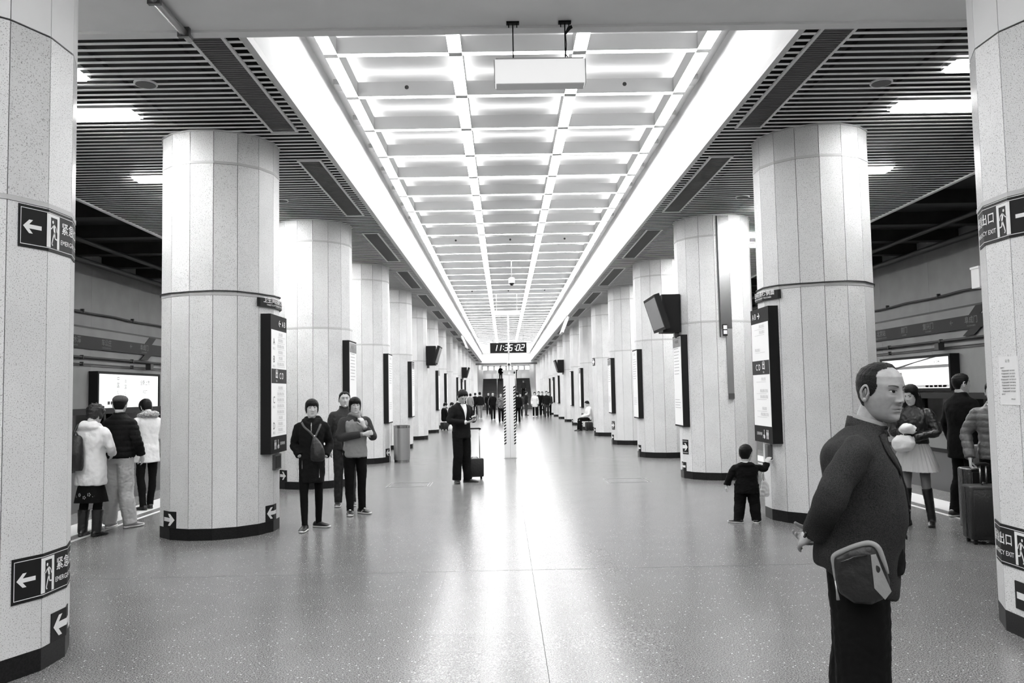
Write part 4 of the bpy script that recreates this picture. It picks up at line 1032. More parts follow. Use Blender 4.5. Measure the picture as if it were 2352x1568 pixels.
def rotz(az): return math.radians(-az)
DEF = dict(sho=(.168, -.005, 1.358), elb=(.232, -.03, 1.10), wri=(.225, .06, .875), hip=(.088, 0, .91), kne=(.095, .015, .48), ank=(.10, -.02, .085))
class Person:
    """one figure; local frame: faces +y, right hand at +x, built for a height of 1.70 and scaled"""
    def __init__(s, label, xy, az, H=1.70, head=(0, 0, 0), lod=1, skin='skin', fat=1.0, group=None, z=0.0, lean=0.0, headscale=1.0, **pose):
        s.k = H/1.70; s.lod = lod; s.lean = lean
        s.vox = {0: .0048, 1: .0075, 2: .016}[lod]; s.cvox = {0: .0065, 1: .0105, 2: .018}[lod]
        s.root = None; s.label = label; s.xy = xy; s.az = az; s.z = z; s.group = group; s.skin = skin; s.headrot = head; s.hs = headscale
        s.J = {}
        for side, sg in (('r', 1), ('l', -1)):
            for j, p in DEF.items():
                q = pose.get(j+'_'+side, (p[0]*sg, p[1], p[2])); s.J[j+'_'+side] = Vector(q)
        s.hands = pose.get('hands', {}); s.fat = fat; s.children = []; s.toe = pose.get('toe', {'r': (.12, 1), 'l': (-.12, 1)})
        s.headpos = pose.get('headpos', (0, .012, 1.582)); s.warp = pose.get('warp', (1, 1, 1)); s.neck = pose.get('neck', ((0, -.008, 1.37), (0, -.012, 1.45)))
    def sc(s, V, head=False):
        w = (1, 1, 1) if head else s.warp
        return [(p[0]*s.k*w[0], p[1]*s.k*w[1], p[2]*s.k*w[2]) for p in V]
    def headM(s):
        yaw, pitch, roll = [math.radians(a) for a in s.headrot]
        c = Vector(s.headpos); piv = c + Vector((0, -.02, -.10))
        R = Matrix.Rotation(-yaw, 4, 'Z') @ Matrix.Rotation(pitch, 4, 'X') @ Matrix.Rotation(roll, 4, 'Y')
        return Matrix.Translation(piv) @ R @ Matrix.Translation(c-piv) @ Matrix.Scale(s.hs, 4)
    def put_head(s, V): M = s.headM(); return [tuple(M @ Vector(p)) for p in V]
    def body(s, legs=True, face=True, **kw):
        J = s.J; P = []
        if s.lod < 2 or True:
            P.append(dense_rings([(0,0,.90,.12,.085), (0,0,1.0,.125,.085), (0,0,1.15,.12,.085), (0,0,1.30,.135,.09), (0,0,1.385,.13,.07), (0,-.005,1.43,.07,.055)], 3, n=18))
            hp = s.headM() @ Vector((0, -.03, -.055)); hp = Vector((hp.x/s.warp[0], hp.y/s.warp[1], hp.z/s.warp[2]))
            P.append(limb([s.neck[0], s.neck[1], tuple(hp)], [.062, .056, .054], 4, 16))
            for q in 'rl':
                P.append(limb([J['sho_'+q], J['elb_'+q], J['wri_'+q]], [.042, .034, .026], 4, 12))
                if legs: P.append(limb([J['hip_'+q], J['kne_'+q], J['ank_'+q]], [.058, .038, .027], 4, 12))
                h = s.hands.get(q)
                if h is None:
                    d = (J['wri_'+q]-J['elb_'+q]).normalized(); h = dict(d=tuple(d), n=(-1 if q == 'r' else 1, 0, 0), curl=.4)
                if h is not False:
                    sg = (1 if q == 'r' else -1)
                    P += hand(J['wri_'+q], h['d'], h['n'], h.get('side', -sg), h.get('curl', .4), h.get('s', 1.0), h.get('spread', 0), h.get('thumb', .5))
        co, fs, no = remesh(P, s.vox, 3 if s.lod < 2 else 2)
        nr, nc = {0: (104, 96), 1: (52, 52), 2: (16, 18)}[s.lod]
        hv, hf = head_mesh(nr, nc, s.lod < 2, **kw); hv = s.put_head(hv)
        V, F = join([(s.sc(co), fs), (s.sc(hv, True), hf)])
        s.root = smooth_obj('person', V, F, s.skin)
        s.root.location = (s.xy[0], s.xy[1], s.z); s.root.rotation_euler = (0, 0, rotz(s.az))
        tag(s.root, s.label, 'person', s.group)
        if face and s.lod < 2: s.face(**kw)
        return s
    def part(s, name, V, F, mat, head=False):
        if head: V = s.put_head(V)
        return smooth_obj(name, s.sc(V, head), F, mat, s.root)
    def face(s, **kw):
        off = .0012
        for sg in (-1, 1):
            eye = lambda u, v: (sg*(.0175+.0265*u), .0105+.0018*math.sin(u*2.2) + (v-.5)*(.0085 if s.lod == 0 else .0115)*math.sin(math.pi*min(1, max(0, u)))**.7)
            v, f = patch(eye, 9, 4, off, **kw); s.part('eye', v, f, 'eye_white' if s.lod == 0 else 'eye_dark', True)
            if s.lod == 0:
                ir = lambda u, v: (sg*.033 - .004 + .0065*(v)*math.cos(2*math.pi*u), .0115 + min(.0034, .0062*v*math.sin(2*math.pi*u)))
                v, f = patch(ir, 13, 3, off*2, **kw); s.part('iris', v, f, 'eye_dark', True)
                lid = lambda u, v: (sg*(.016+.030*u), .0135+.0030*math.sin(u*2.6) + (v-.5)*.0028)
                v, f = patch(lid, 10, 3, off*2.2, **kw); s.part('eyelid_line', v, f, 'brow', True)
            br = lambda u, v: (sg*(.013+.036*u), .0285+.006*math.sin(u*2.3) + (v-.5)*((.0065 if s.lod == 0 else .009)-.003*u))
            v, f = patch(br, 9, 3, off*1.4, **kw); s.part('eyebrow', v, f, 'brow', True)
        mo = lambda u, v: ((u-.5)*.046, -.0628 + .0012*math.cos((u-.5)*6) + (v-.5)*(.0036 if s.lod == 0 else .007)*math.sin(math.pi*u)**.6)
        v, f = patch(mo, 13, 3, off*.9, **kw); s.part('mouth', v, f, 'brow' if s.lod == 0 else 'lip', True)
    def hair(s, style, th=.010, mat='hair_black', extra=None, rough=.35):
        nr, nc = {0: (170, 170), 1: (56, 64), 2: (18, 22)}[s.lod]
        v, f = hair_mesh(style, th, nr, nc, rough=rough); s.part('hair', v, f, mat, True)
        if extra:
            co, fs, no = remesh(extra, s.cvox*.9, 4); co = wrinkle(co, no, .006, 28, 3, .3); s.part('hair', co, fs, mat, True)
        return s
    def torso_rings(s, hem, w=1.0, d=1.0, flare=1.0, belly=0.0, y0=0.0, neck=.062, top=1.455, sh=1.0):
        L = [(0, y0, hem, .165*w*flare, .118*d*flare)]
        for z, hw, hd, cy in ((.72, .170*flare**.7, .124*flare**.7, 0), (.84, .172, .128, 0), (.94, .168, .125, 0), (1.05, .158, .118+belly*.7, belly*.5), (1.14, .160, .120+belly*.6, belly*.4), (1.25, .174, .126+belly*.2, .004), (1.33, .182, .114, 0), (1.375, .172*sh, .098, -.006), (1.412, .130*sh, .084, -.010), (1.435, .092*sh, .076, -.010), (top, neck*1.25, neck*1.12, -.010)):
            if z > hem+.03: L.append((0, y0*max(0, (1.3-z)) + cy, z, hw*w, hd*d))
        return L
    def upper(s, name='jacket', mat='cloth_black', hem=.84, w=1.0, d=1.0, sleeve=1.0, flare=1.0, cuff=.05, amp=.006, scale=14, belly=0.0, puff=0, collar=None, hood=False, override=None, extra=(), top=1.455, neck=.062, short=1.0, y0=0.0, zs=1.0, keep=False, sh=1.0):
        P = [dense_rings(override or s.torso_rings(hem, w, d, flare, belly, y0, neck, top, sh), 4, n=36)]
        for q in 'rl':
            a, b, c = s.J['sho_'+q], s.J['elb_'+q], s.J['wri_'+q]
            sg = 1 if q == 'r' else -1
            c2 = b.lerp(c, short*(1-.012/max(.1, (c-b).length)))
            a0 = a + Vector((-sg*.06, 0, .012))
            P.append(limb([a0, a+Vector((sg*.002, 0, -.004)), a.lerp(b, .25)+Vector((sg*.006, 0, 0)), a.lerp(b, .6), b, b.lerp(c2, .55), c2], [.046*sleeve**.5, .056*sleeve**.6, .058*sleeve, .055*sleeve, .050*sleeve, .047*sleeve, cuff*.92*sleeve], 5, 18))
        if collar:
            P.append(dense_rings([(0, -.008, 1.40, .088, .082), (0, -.008, 1.44, .080, .074), (0, -.004, 1.44+collar, .074+.004, .070)], 3, n=22))
        if hood:
            P.append(dense_rings([(0, -.05, 1.36, .13, .06), (0, -.07, 1.41, .14, .075), (0, -.06, 1.46, .115, .075), (0, -.045, 1.49, .08, .05)], 3, n=22))
            P.append(limb([(-.105, -.02, 1.432), (-.088, .050, 1.412), (0, .105, 1.365), (.088, .050, 1.412), (.105, -.02, 1.432)], [.034, .028, .020, .028, .034], 4, 12))
        P += list(extra)
        co, fs, no = remesh(P, s.cvox, 5)
        if puff:   # quilting: horizontal baffles
            dd = np.abs(np.sin(co[:, 2]*math.pi/puff))**.5; co = co + no*((dd-.6)*.010)[:, None]
        co = wrinkle(co, no, amp, scale, sum(map(ord, s.label)) % 17, zs); co = wrinkle(co, no, amp*.6, scale*2.3, 5, zs)
        if keep: s.bvh = BVHTree.FromPolygons([tuple(p) for p in co], fs)
        o = s.part(name, co, fs, mat); return o
    def legs(s, name='trousers', mat='cloth_black', w=1.0, ankle=.062, knee=.072, thigh=.092, amp=.006, top=1.0, end=None, brk=True, hipd=1.0):
        P = [dense_rings([(0, 0, .83, .142*w, .105*w*hipd), (0, -.002, .90, .152*w, .113*w*hipd), (0, 0, top, .130*w, .098*w*hipd)], 3, n=26)]
        for q in 'rl':
            h, k, a = s.J['hip_'+q], s.J['kne_'+q], s.J['ank_'+q]
            e = a+Vector((0, 0, -.035)) if end is None else k.lerp(a, end)
            P.append(limb([h+Vector((0, 0, .03)), h.lerp(k, .45), k, k.lerp(e, .35)+Vector((0, -.012, 0)), k.lerp(e, .7), e], [thigh*w, (thigh*.60+knee*.38)*w, knee*w, (knee*.72+ankle*.30)*w, (knee*.3+ankle*.7)*w, ankle*w], 5, 16))
        co, fs, no = remesh(P, s.cvox, 4); co = wrinkle(co, no, amp, 13, sum(map(ord, s.label)) % 13, .6); co = wrinkle(co, no, amp*.6, 28, 7, 1.6)
        return s.part(name, co, fs, mat)
    def shoes(s, mat='shoe_black', sole='shoe_black', L=.26, W=.047, H=.085, st=.022, names=('shoe', 'sole')):
        for q in 'rl':
            a = s.J['ank_'+q]; base = (a.x, a.y, a.z-.085); u, so = shoe(base, s.toe[q], L, W, H, st)
            o = s.part(names[0], u[0], u[1], mat); smooth_obj(names[1], s.sc(so[0]), so[1], sole, o)
    def boots(s, mat='leather', top=.40, r=.052):
        for q in 'rl':
            a, k = s.J['ank_'+q], s.J['kne_'+q]; u, so = shoe((a.x, a.y, a.z-.085), s.toe[q], .25, .042, .08, .03)
            t = (top-.085)/(k.z-a.z); P = [u, so, limb([a+Vector((0,0,-.04)), a.lerp(k, t*.5), a.lerp(k, t)], [r*.92, r*1.0, r*1.18], 4, 14)]
            co, fs, no = remesh(P, s.cvox*.8, 3); co = wrinkle(co, no, .003, 25, 2, 2); s.part('boot', co, fs, mat)
    def socks(s): pass
    def W(s, p):
        """local point (for H 1.70) to world"""
        M = Matrix.Translation((s.xy[0], s.xy[1], s.z)) @ Matrix.Rotation(rotz(s.az), 4, 'Z'); return M @ (Vector(p)*s.k)
    def on(s, pts, dirv, off=.004):
        """drop points onto the garment kept by upper(keep=True)"""
        out = []
        for p, dv in zip(pts, dirv if isinstance(dirv, list) else [dirv]*len(pts)):
            dv = Vector(dv).normalized(); o = Vector(p)+dv*.6; h = s.bvh.ray_cast(o, -dv, 1.2)
            out.append((h[0]+dv*off) if h[0] is not None else Vector(p))
        return out
def ribbon(pts, width, thick, up=(0,0,1), nrm=None):
    """flat strap along pts"""
    V, F = [], []; n = len(pts); P = [Vector(p) for p in pts]
    for i, p in enumerate(P):
        t = (P[min(i+1, n-1)]-P[max(i-1, 0)]).normalized(); nn = Vector(nrm[i] if isinstance(nrm, list) else (nrm or (0,1,0))); b = t.cross(nn).normalized(); m = b.cross(t).normalized()
        for a, c in ((1, 0), (1, 1), (-1, 1), (-1, 0)): V.append(p + b*(a*width/2) + m*(c*thick))
    for i in range(n-1):
        for k in range(4): F.append((i*4+k, i*4+(k+1) % 4, (i+1)*4+(k+1) % 4, (i+1)*4+k))
    F += [(0,1,2,3), (n*4-1, n*4-2, n*4-3, n*4-4)]
    return V, F

def collar_band(p, name, mat, r0, r1, z0, zb, zf, cy=-.005, a0=-50, a1=230, th=.007, drop=.0, ry=.98):
    """standing collar band round the neck, open at the front; a = 90 is the front"""
    V = []; A = np.linspace(math.radians(a0), math.radians(a1), 33) if False else np.linspace(math.radians(90+a0), math.radians(90+a1), 33); n = len(A)
    for a in A:
        back = (1-math.sin(a))/2; zt = zf+(zb-zf)*back**.8; zl = z0-.012*(1-back)
        for r, z in ((r0, zl), (r1, zt), (r1-th, zt-.001), (r0-th, zl)): V.append((r*math.cos(a), cy+ry*r*math.sin(a), z))
    F = [(i*4+k, i*4+(k+1) % 4, (i+1)*4+(k+1) % 4, (i+1)*4+k) for i in range(n-1) for k in range(4)] + [(0,1,2,3), (n*4-1, n*4-2, n*4-3, n*4-4)]
    return p.part(name, V, F, mat)

# ---- woman in black with sling bag, left of the hall
p = Person('woman in long black hooded coat with a sling bag, standing beside the second left column', (-2.66, 10.42), 170, 1.61, head=(-8, 2, 0), lod=1,
    sho_r=(.155, 0, 1.355), sho_l=(-.155, 0, 1.355), elb_r=(.232, -.05, 1.11), wri_r=(.150, .10, .965), elb_l=(-.232, -.06, 1.11), wri_l=(-.18, .11, .95), ank_r=(.085, .13, .085), kne_r=(.10, .07, .48), ank_l=(-.075, -.15, .085), kne_l=(-.085, -.06, .48), toe={'r': (.25, 1), 'l': (-.9, .5)}, hands={'r': False, 'l': False})
p.body(); p.hair('bangs', .010, rough=.15, extra=[limb([(sg*.066, .022, .03), (sg*.074, .020, -.03), (sg*.072, .022, -.075)], [.012, .011, .004], 4, 8) for sg in (-1, 1)]+[limb([(0, -.075, .04), (0, -.115, .0), (0, -.11, -.07), (0, -.10, -.12)], [.03, .03, .026, .012], 4, 12)])
p.legs('leggings', 'cloth_black', w=.92, ankle=.042, knee=.060, thigh=.092, amp=.004)
p.upper('hooded_coat', 'cloth_black2', hem=.615, w=.98, d=1.08, flare=1.0, sleeve=1.14, hood=True, amp=.010, scale=10, keep=True)
p.shoes('shoe_black', 'rubber_white', .25, .046, .085, .024)
fr = [(.0, .2, z) for z in np.linspace(1.40, 1.24, 6)]
v, f = ribbon(p.on(fr, (0, 1, 0), .002), .012, .004); p.part('zip', v, f, 'chrome')
for tg in ((.12, .2, .86), (-.10, .2, .74)):
    v, f = ribbon(p.on([(tg[0], .2, tg[2]+dz) for dz in (.06, .0, -.06)], (0, 1, 0), .002), .008, .004); p.part('zip', v, f, 'chrome')
bag = thing('sling_bag', 'small dark leather sling bag across the chest of the woman in black', 'bag', p.W((0,0,0)), rotz(170))
bp_ = remesh([dense_rings([(-.085, .215, .90, .06, .035), (-.085, .218, .94, .092, .055), (-.08, .215, 1.03, .092, .058), (-.07, .205, 1.13, .066, .045), (-.045, .19, 1.22, .02, .02)], 4, n=20)], .009, 4)
smooth_obj('pouch', p.sc(wrinkle(bp_[0], bp_[2], .004, 25)), bp_[1], 'leather', bag)
for path in ([(-.045, .2, 1.22), (.02, .2, 1.30), (.09, .2, 1.37), (.125, .1, 1.42)], [(-.045, .2, 1.22), (-.09, .2, 1.32), (-.12, .15, 1.40)]):
    pts = p.on([tuple(q) for q in catmull(path, 5)[0]], (0, 1, .25), .004); v, f = ribbon(pts, .026, .006); smooth_obj('strap', p.sc(v), f, 'nylon_grey', bag)
v, f = ellip((-.045, .205, 1.225), (.014, .010, .02), 10, 6); smooth_obj('buckle', p.sc(v), f, 'chrome', bag)

# ---- man behind, mostly hidden
p = Person('man in a dark zipped jacket standing behind the woman with crossed arms', (-2.66, 12.55), 168, 1.71, head=(-4, 4, 0), lod=1, wri_l=(-.20, .12, .93))
p.body(); p.hair('crew', .007); p.legs('jeans', 'denim', ankle=.06, knee=.07, thigh=.095); p.shoes('shoe_black', 'rubber_white')
p.upper('jacket', 'cloth_darkgrey', hem=.84, w=1.05, d=1.05, sleeve=1.05, collar=.055, amp=.008, scale=12)

# ---- woman in grey vest jacket, arms crossed
p = Person('woman in a grey and black jacket with crossed arms and white-soled sneakers', (-2.345, 11.67), 152, 1.62, head=(8, 0, 0), lod=1,
    elb_r=(.25, .05, 1.13), wri_r=(-.07, .215, 1.175), elb_l=(-.255, .06, 1.12), wri_l=(-.07, .20, 1.29),
    hands={'r': dict(d=(-1, .05, .15), n=(0, -1, 0), curl=.5), 'l': dict(d=(.35, .1, 1), n=(.4, -1, 0), curl=.7)},
    ank_r=(.10, .06, .085), ank_l=(-.10, .0, .085), toe={'r': (.35, 1), 'l': (-.45, 1)})
p.body(); p.hair('bangs', .011, rough=.15, extra=[limb([(sg*.066, .022, .03), (sg*.075, .018, -.03), (sg*.074, .016, -.085)], [.012, .013, .006], 4, 8) for sg in (-1, 1)]+[limb([(0, -.08, .03), (0, -.095, -.04), (0, -.08, -.10)], [.05, .05, .03], 4, 12)]); p.legs('jeans', 'cloth_black', w=1.0, ankle=.052, knee=.066, thigh=.098, amp=.006)
p.upper('vest_jacket', 'cloth_grey', hem=.83, w=1.06, d=1.12, sleeve=.80, amp=.009, scale=11, collar=.02, keep=True)
yk = []
for q in 'rl':
    a, b, c = p.J['sho_'+q], p.J['elb_'+q], p.J['wri_'+q]; sg = 1 if q == 'r' else -1
    yk.append(limb([a+Vector((-sg*.06, 0, .005)), a+Vector((sg*.006, 0, -.006)), a.lerp(b, .5), b, b.lerp(c, .5), b.lerp(c, .86)], [.056, .074, .068, .062, .056, .05], 5, 16))
yk.append(dense_rings([(0, -.006, 1.335, .188, .126), (0, -.006, 1.38, .178, .108), (0, -.008, 1.42, .13, .09), (0, -.008, 1.445, .09, .078)], 3, n=28))
co, fs, no = remesh(yk, p.cvox, 4); co = wrinkle(co, no, .007, 14, 4); p.part('dark_sleeves', co, fs, 'cloth_darkgrey')
co, fs, no = remesh([limb([(.075*math.cos(a), -.005+.075*math.sin(a), 1.455+.012*math.sin(3*a)) for a in np.linspace(0, 2*math.pi, 13)], [.03]*13, 2, 12), limb([(-.02, .085, 1.45), (-.03, .125, 1.40), (-.01, .14, 1.36)], [.03, .032, .02], 3, 12)], .009, 3)
p.part('scarf', wrinkle(co, no, .008, 30), fs, 'cloth_grey')
p.shoes('shoe_black', 'rubber_white', .265, .05, .09, .03)
for q in 'rl':
    a = p.J['ank_'+q]; f3 = Vector((p.toe[q][0], p.toe[q][1], 0)).normalized(); r3 = Vector((f3.y, -f3.x, 0))
    for sg in (-1, 1):
        c = Vector((a.x, a.y, .048)) + f3*.055 + r3*(sg*.0445); v, f = ribbon([c+f3*.022+Vector((0,0,.012)), c, c-f3*.02-Vector((0,0,.014))], .016, .003, nrm=tuple(r3*sg)); p.part('shoe_patch', v, f, 'rubber_white')
    v, f = ellip(Vector((a.x, a.y, .080))+f3*.05, (.018, .03, .010), 10, 6); p.part('shoe_tongue', v, f, 'rubber_white')
t = thing('backpack', 'black backpack worn by the woman with crossed arms', 'backpack', p.root.location, rotz(152))
co, fs, no = remesh([dense_rings([(.0, -.19, .90, .12, .05), (0, -.21, 1.0, .14, .075), (0, -.21, 1.2, .135, .075), (0, -.18, 1.36, .10, .045)], 4, n=20)], .011, 4); smooth_obj('pack', p.sc(co), fs, 'nylon', t)

# ---- man in black suit reading a phone, with a cabin case
p = Person('man in a black suit looking down at a phone in mid-hall', (-1.05, 15.5), 140, 1.74, head=(12, -34, 0), lod=1,
    elb_r=(.27, -.01, 1.13), wri_r=(.075, .24, 1.10), elb_l=(-.26, .02, 1.13), wri_l=(-.085, .27, 1.15),
    hands={'r': dict(d=(-.7, .7, .15), n=(-.3, -.2, 1), curl=.35), 'l': dict(d=(.55, .75, .2), n=(.5, -.2, 1), curl=.6)},
    ank_r=(.11, -.02, .085), ank_l=(-.11, .03, .085), toe={'r': (.5, 1), 'l': (-.55, 1)})
p.body(); p.hair('short', .013); p.legs('suit_trousers', 'cloth_black', ankle=.078, knee=.088, thigh=.102, amp=.007); p.shoes('leather', 'shoe_black', .29, .047, .08, .02)
p.upper('suit_jacket', 'cloth_black2', hem=.80, w=1.06, d=1.02, sleeve=1.04, flare=1.04, amp=.006, scale=10, keep=True)
def shirt_v(p, zlo, w, mat, zt=1.445):
    V, F = [], []; n = 9
    for i in range(n):
        z = zt+(zlo-zt)*i/(n-1); h = w*(1-i/(n-1))+.002
        V += p.on([(x, .2, z) for x in np.linspace(-h, h, 7)], (0, 1, .12), .003)
    F = [(i*7+k, i*7+k+1, (i+1)*7+k+1, (i+1)*7+k) for i in range(n-1) for k in range(6)]
    p.part('shirt_front', V, F, mat)
def lapels(p, zlo, w, mat, zt=1.435, lw=.055):
    for sg in (-1, 1):
        V = []; n = 9
        for i in range(n):
            t = i/(n-1); z = zt+(zlo-zt)*t; xi = sg*(w*(1-t)+.001); bul = lw*(math.sin(math.pi*min(1, t*1.25+.18))**.8 if t < .95 else .05)
            xo = xi+sg*bul
            a, b = p.on([(xi, .2, z), (xo, .2, z-.004)], (0, 1, .12), .009); V += [a, b]
        F = [(2*i, 2*i+1, 2*i+3, 2*i+2) for i in range(n-1)]
        V2 = [Vector(q)+Vector((0, -.006, 0)) for q in V]; m = len(V); F += [tuple(q+m for q in f[::-1]) for f in F[:n-1]]
        F += [(2*i, 2*i+2, m+2*i+2, m+2*i) for i in range(n-1)] + [(2*i+1, m+2*i+1, m+2*i+3, 2*i+3) for i in range(n-1)]
        p.part('lapel', V+V2, F, mat)
shirt_v(p, 1.14, .062, 'cloth_white'); lapels(p, 1.13, .064, 'cloth_black2')
co, fs, no = remesh([limb([(.066*math.cos(a), -.004+.064*math.sin(a), 1.462-.016*math.sin(a)) for a in np.linspace(-4.3, 1.15, 13)], [.014]*13, 2, 10)], .007, 2); p.part('shirt_collar', co, fs, 'cloth_white')
for q in 'rl':
    b, c = p.J['elb_'+q], p.J['wri_'+q]; v, f = limb([b.lerp(c, .93), b.lerp(c, 1.03)], [.040, .037], 1, 14); p.part('shirt_cuff', v, f, 'cloth_white')
M = Matrix.Translation(p.root.location) @ Matrix.Rotation(rotz(140), 4, 'Z')
t = MB().box(-.036, .036, -.074, .074, -.004, .004, mat=Matrix.Translation(Vector((-.005, .335, 1.165))*p.k) @ Matrix.Rotation(.5, 4, 'X') @ Matrix.Rotation(.3, 4, 'Z')).build('phone', 'black_gloss', None); t.matrix_world = M; tag(t, 'dark phone held by the man in the black suit', 'phone')
def rbox(m, x0, x1, y0, y1, z0, z1, r=.03, n=4):
    """upright box with rounded vertical edges and softened top"""
    P = []
    for cx, cy, a0 in ((x1-r, y1-r, 0), (x0+r, y1-r, 90), (x0+r, y0+r, 180), (x1-r, y0+r, 270)):
        for k in range(n+1): a = math.radians(a0+90*k/n); P.append((cx+r*math.cos(a), cy+r*math.sin(a)))
    c = ((x0+x1)/2, (y0+y1)/2); L = [(z0, .94), (z0+r*.4, 1), (z1-r*.6, 1), (z1-r*.2, .975), (z1, .92)]; N = len(P); V = []
    for z, s_ in L: V += [(c[0]+(x-c[0])*s_, c[1]+(y-c[1])*s_, z) for x, y in P]
    F = [(i*N+k, i*N+(k+1) % N, (i+1)*N+(k+1) % N, (i+1)*N+k) for i in range(len(L)-1) for k in range(N)] + [tuple(range(N))[::-1], tuple(range((len(L)-1)*N, len(L)*N))]
    return m.add(V, F, 0, True)
def suitcase(label, loc, rz, w, d, h, handle, mat='nylon', hw=.11, small=False):
    t = thing('suitcase', label, 'suitcase', loc, rz)
    rbox(MB(), -w/2, w/2, -d/2, d/2, .05, h, .035).build('body', mat, t)
    for sy in (-1, 1): rbox(MB(), -w/2+.03, w/2-.03, sy*d/2-.006, sy*d/2+.006, .09, h-.04, .004).build('panel', mat, t)
    MB().box(-w/2-.003, w/2+.003, -.008, .008, .07, h-.02).build('zip', 'black_gloss', t)
    wl = MB().tube([(-.012, 0, 0), (.012, 0, 0)], .026, 12).mesh('wheel', 'black_matte')
    for sx in (-1, 1):
        for sy in (-1, 1): link('wheel', wl, t, (sx*(w/2-.045), sy*(d/2-.045), .027)); 
    MB().tube([(-.06, 0, h), (-.05, 0, h+.022), (.05, 0, h+.022), (.06, 0, h)], .009, 8).build('carry_handle', 'black_gloss', t)
    if handle:
        for sx in (-1, 1): MB().tube([(sx*hw, d/2-.03, h-.02), (sx*hw, d/2-.03, handle)], .009, 8).build('rod', 'chrome', t)
        MB().tube([(-hw-.03, d/2-.03, handle-.004), (-hw, d/2-.03, handle+.01), (hw, d/2-.03, handle+.01), (hw+.03, d/2-.03, handle-.004)], .016, 10).build('grip', 'black_matte', t)
    return t
suitcase('small black wheeled case with raised handle behind the man in the suit', (-.835, 16.1, 0), math.radians(8), .34, .22, .40, .96)

# ---- toddler reaching to the second right column
p = Person('toddler in dark clothes, seen from behind, touching the second right column', (2.75, 10.26), 14, .97, head=(18, 4, 0), lod=1, headscale=1.62, headpos=(0, .01, 1.47), warp=(1.32, 1.32, .88),
    sho_r=(.165, 0, 1.36), sho_l=(-.165, 0, 1.36), elb_r=(.285, .10, 1.28), wri_r=(.345, .19, 1.44), elb_l=(-.265, -.02, 1.10), wri_l=(-.315, .03, .90),
    hands={'r': dict(d=(.3, .5, .9), n=(.3, .9, -.3), curl=.25, s=1.1), 'l': dict(d=(-.2, .1, -1), n=(1, 0, 0), curl=.4, s=1.05)},
    ank_r=(.135, -.02, .085), ank_l=(-.15, -.06, .085), kne_r=(.115, .03, .46), kne_l=(-.12, .03, .46), toe={'r': (.2, 1), 'l': (-.9, .5)})
p.body(face=False); p.hair('short', .009, 'hair_black'); p.legs('trousers', 'cloth_black', w=1.12, ankle=.068, knee=.082, thigh=.10, amp=.010)
p.upper('jacket', 'cloth_black', hem=.72, w=1.10, d=1.2, sleeve=1.22, flare=1.04, hood=True, amp=.012, scale=11, cuff=.055)
co, fs, no = remesh([limb([(.075*math.cos(a), -.02+.07*math.sin(a), 1.475) for a in np.linspace(0, 2*math.pi, 13)], [.02]*13, 2, 10)], .009, 2); p.part('white_collar', co, fs, 'cloth_white')
p.shoes('shoe_black', 'rubber_white', .26, .056, .10, .032)
co, fs, no = remesh([dense_rings([(.0, 0, .0, .05, .025), (0, 0, .05, .06, .035), (.0, 0, .13, .05, .03), (-.005, 0, .19, .03, .018)], 4, n=18), limb([(-.02, 0, .18), (-.035, 0, .25), (-.012, 0, .30)], [.010, .007, .006], 4, 8), limb([(.015, 0, .18), (.0, 0, .25), (-.012, 0, .30)], [.010, .007, .006], 4, 8)], .006, 3)
o = smooth_obj('plastic_bag', wrinkle(co, no, .008, 30), fs, 'cloth_white', None, None, (3.005, 10.36, .30)); tag(o, 'small white plastic bag hanging beside the toddler', 'bag')

# ---- woman with pleated skirt
p = Person('long-haired woman in leather jacket and pleated skirt, partly behind the man in the blazer', (4.62, 9.76), 226, 1.66, head=(6, -18, 0), lod=1,
    elb_r=(.24, .03, 1.12), wri_r=(.03, .20, 1.13), elb_l=(-.26, .02, 1.13), wri_l=(-.06, .22, 1.06), hands={'r': dict(d=(-.8, .4, .5), n=(0, -1, .2), curl=.6), 'l': dict(d=(.9, .3, 0), n=(0, -.6, 1), curl=.6)},
    ank_r=(.11, .08, .085), kne_r=(.10, .06, .48), ank_l=(-.12, -.10, .085), kne_l=(-.10, -.02, .48), toe={'r': (.3, 1), 'l': (-.25, 1)})
p.body(); hx = [limb([(sg*.040, -.02, .06), (sg*.058, -.01, -.03), (sg*.072, .01, -.13), (sg*.080, .035, -.24), (sg*.075, .05, -.36)], [.045, .04, .042, .042, .018], 4, 14) for sg in (-1, 1)] + [limb([(0, -.07, .05), (0, -.10, -.08), (0, -.11, -.25), (0, -.10, -.36)], [.06, .065, .06, .03], 4, 14)]
p.hair('full', .011, rough=.2, extra=hx); p.legs('stockings', 'stocking', w=.9, ankle=.045, knee=.058, thigh=.085, amp=.0)
p.upper('leather_jacket', 'leather', hem=.99, w=1.0, d=1.02, sleeve=1.05, amp=.009, scale=16)
V, F = [], []; NP = 120
for i, (z, r) in enumerate(((1.01, .135), (.95, .165), (.88, .195), (.78, .235), (.70, .262), (.665, .272))):
    for k in range(NP):
        a = 2*math.pi*k/NP; rr = r + (.004+.010*i/5)*math.cos(a*30) + .006*i*math.sin(a*3+1)*.5; V.append((rr*math.cos(a), rr*.82*math.sin(a), z+.006*math.sin(2*a)*i/5))
F = [(i*NP+k, i*NP+(k+1) % NP, (i+1)*NP+(k+1) % NP, (i+1)*NP+k) for i in range(5) for k in range(NP)] + [tuple(range(NP))]
p.part('pleated_skirt', V, F, 'cloth_pleat'); p.boots('leather', .46)
co, fs, no = remesh([dense_rings([(.05, .26, .90, .06, .03), (.04, .27, .95, .12, .06), (.03, .27, 1.03, .13, .07), (.03, .26, 1.10, .08, .05)], 4, n=22), limb([(-.09, .24, 1.15), (-.02, .28, 1.19), (.06, .26, 1.15)], [.05, .062, .045], 4, 14)], .010, 4)
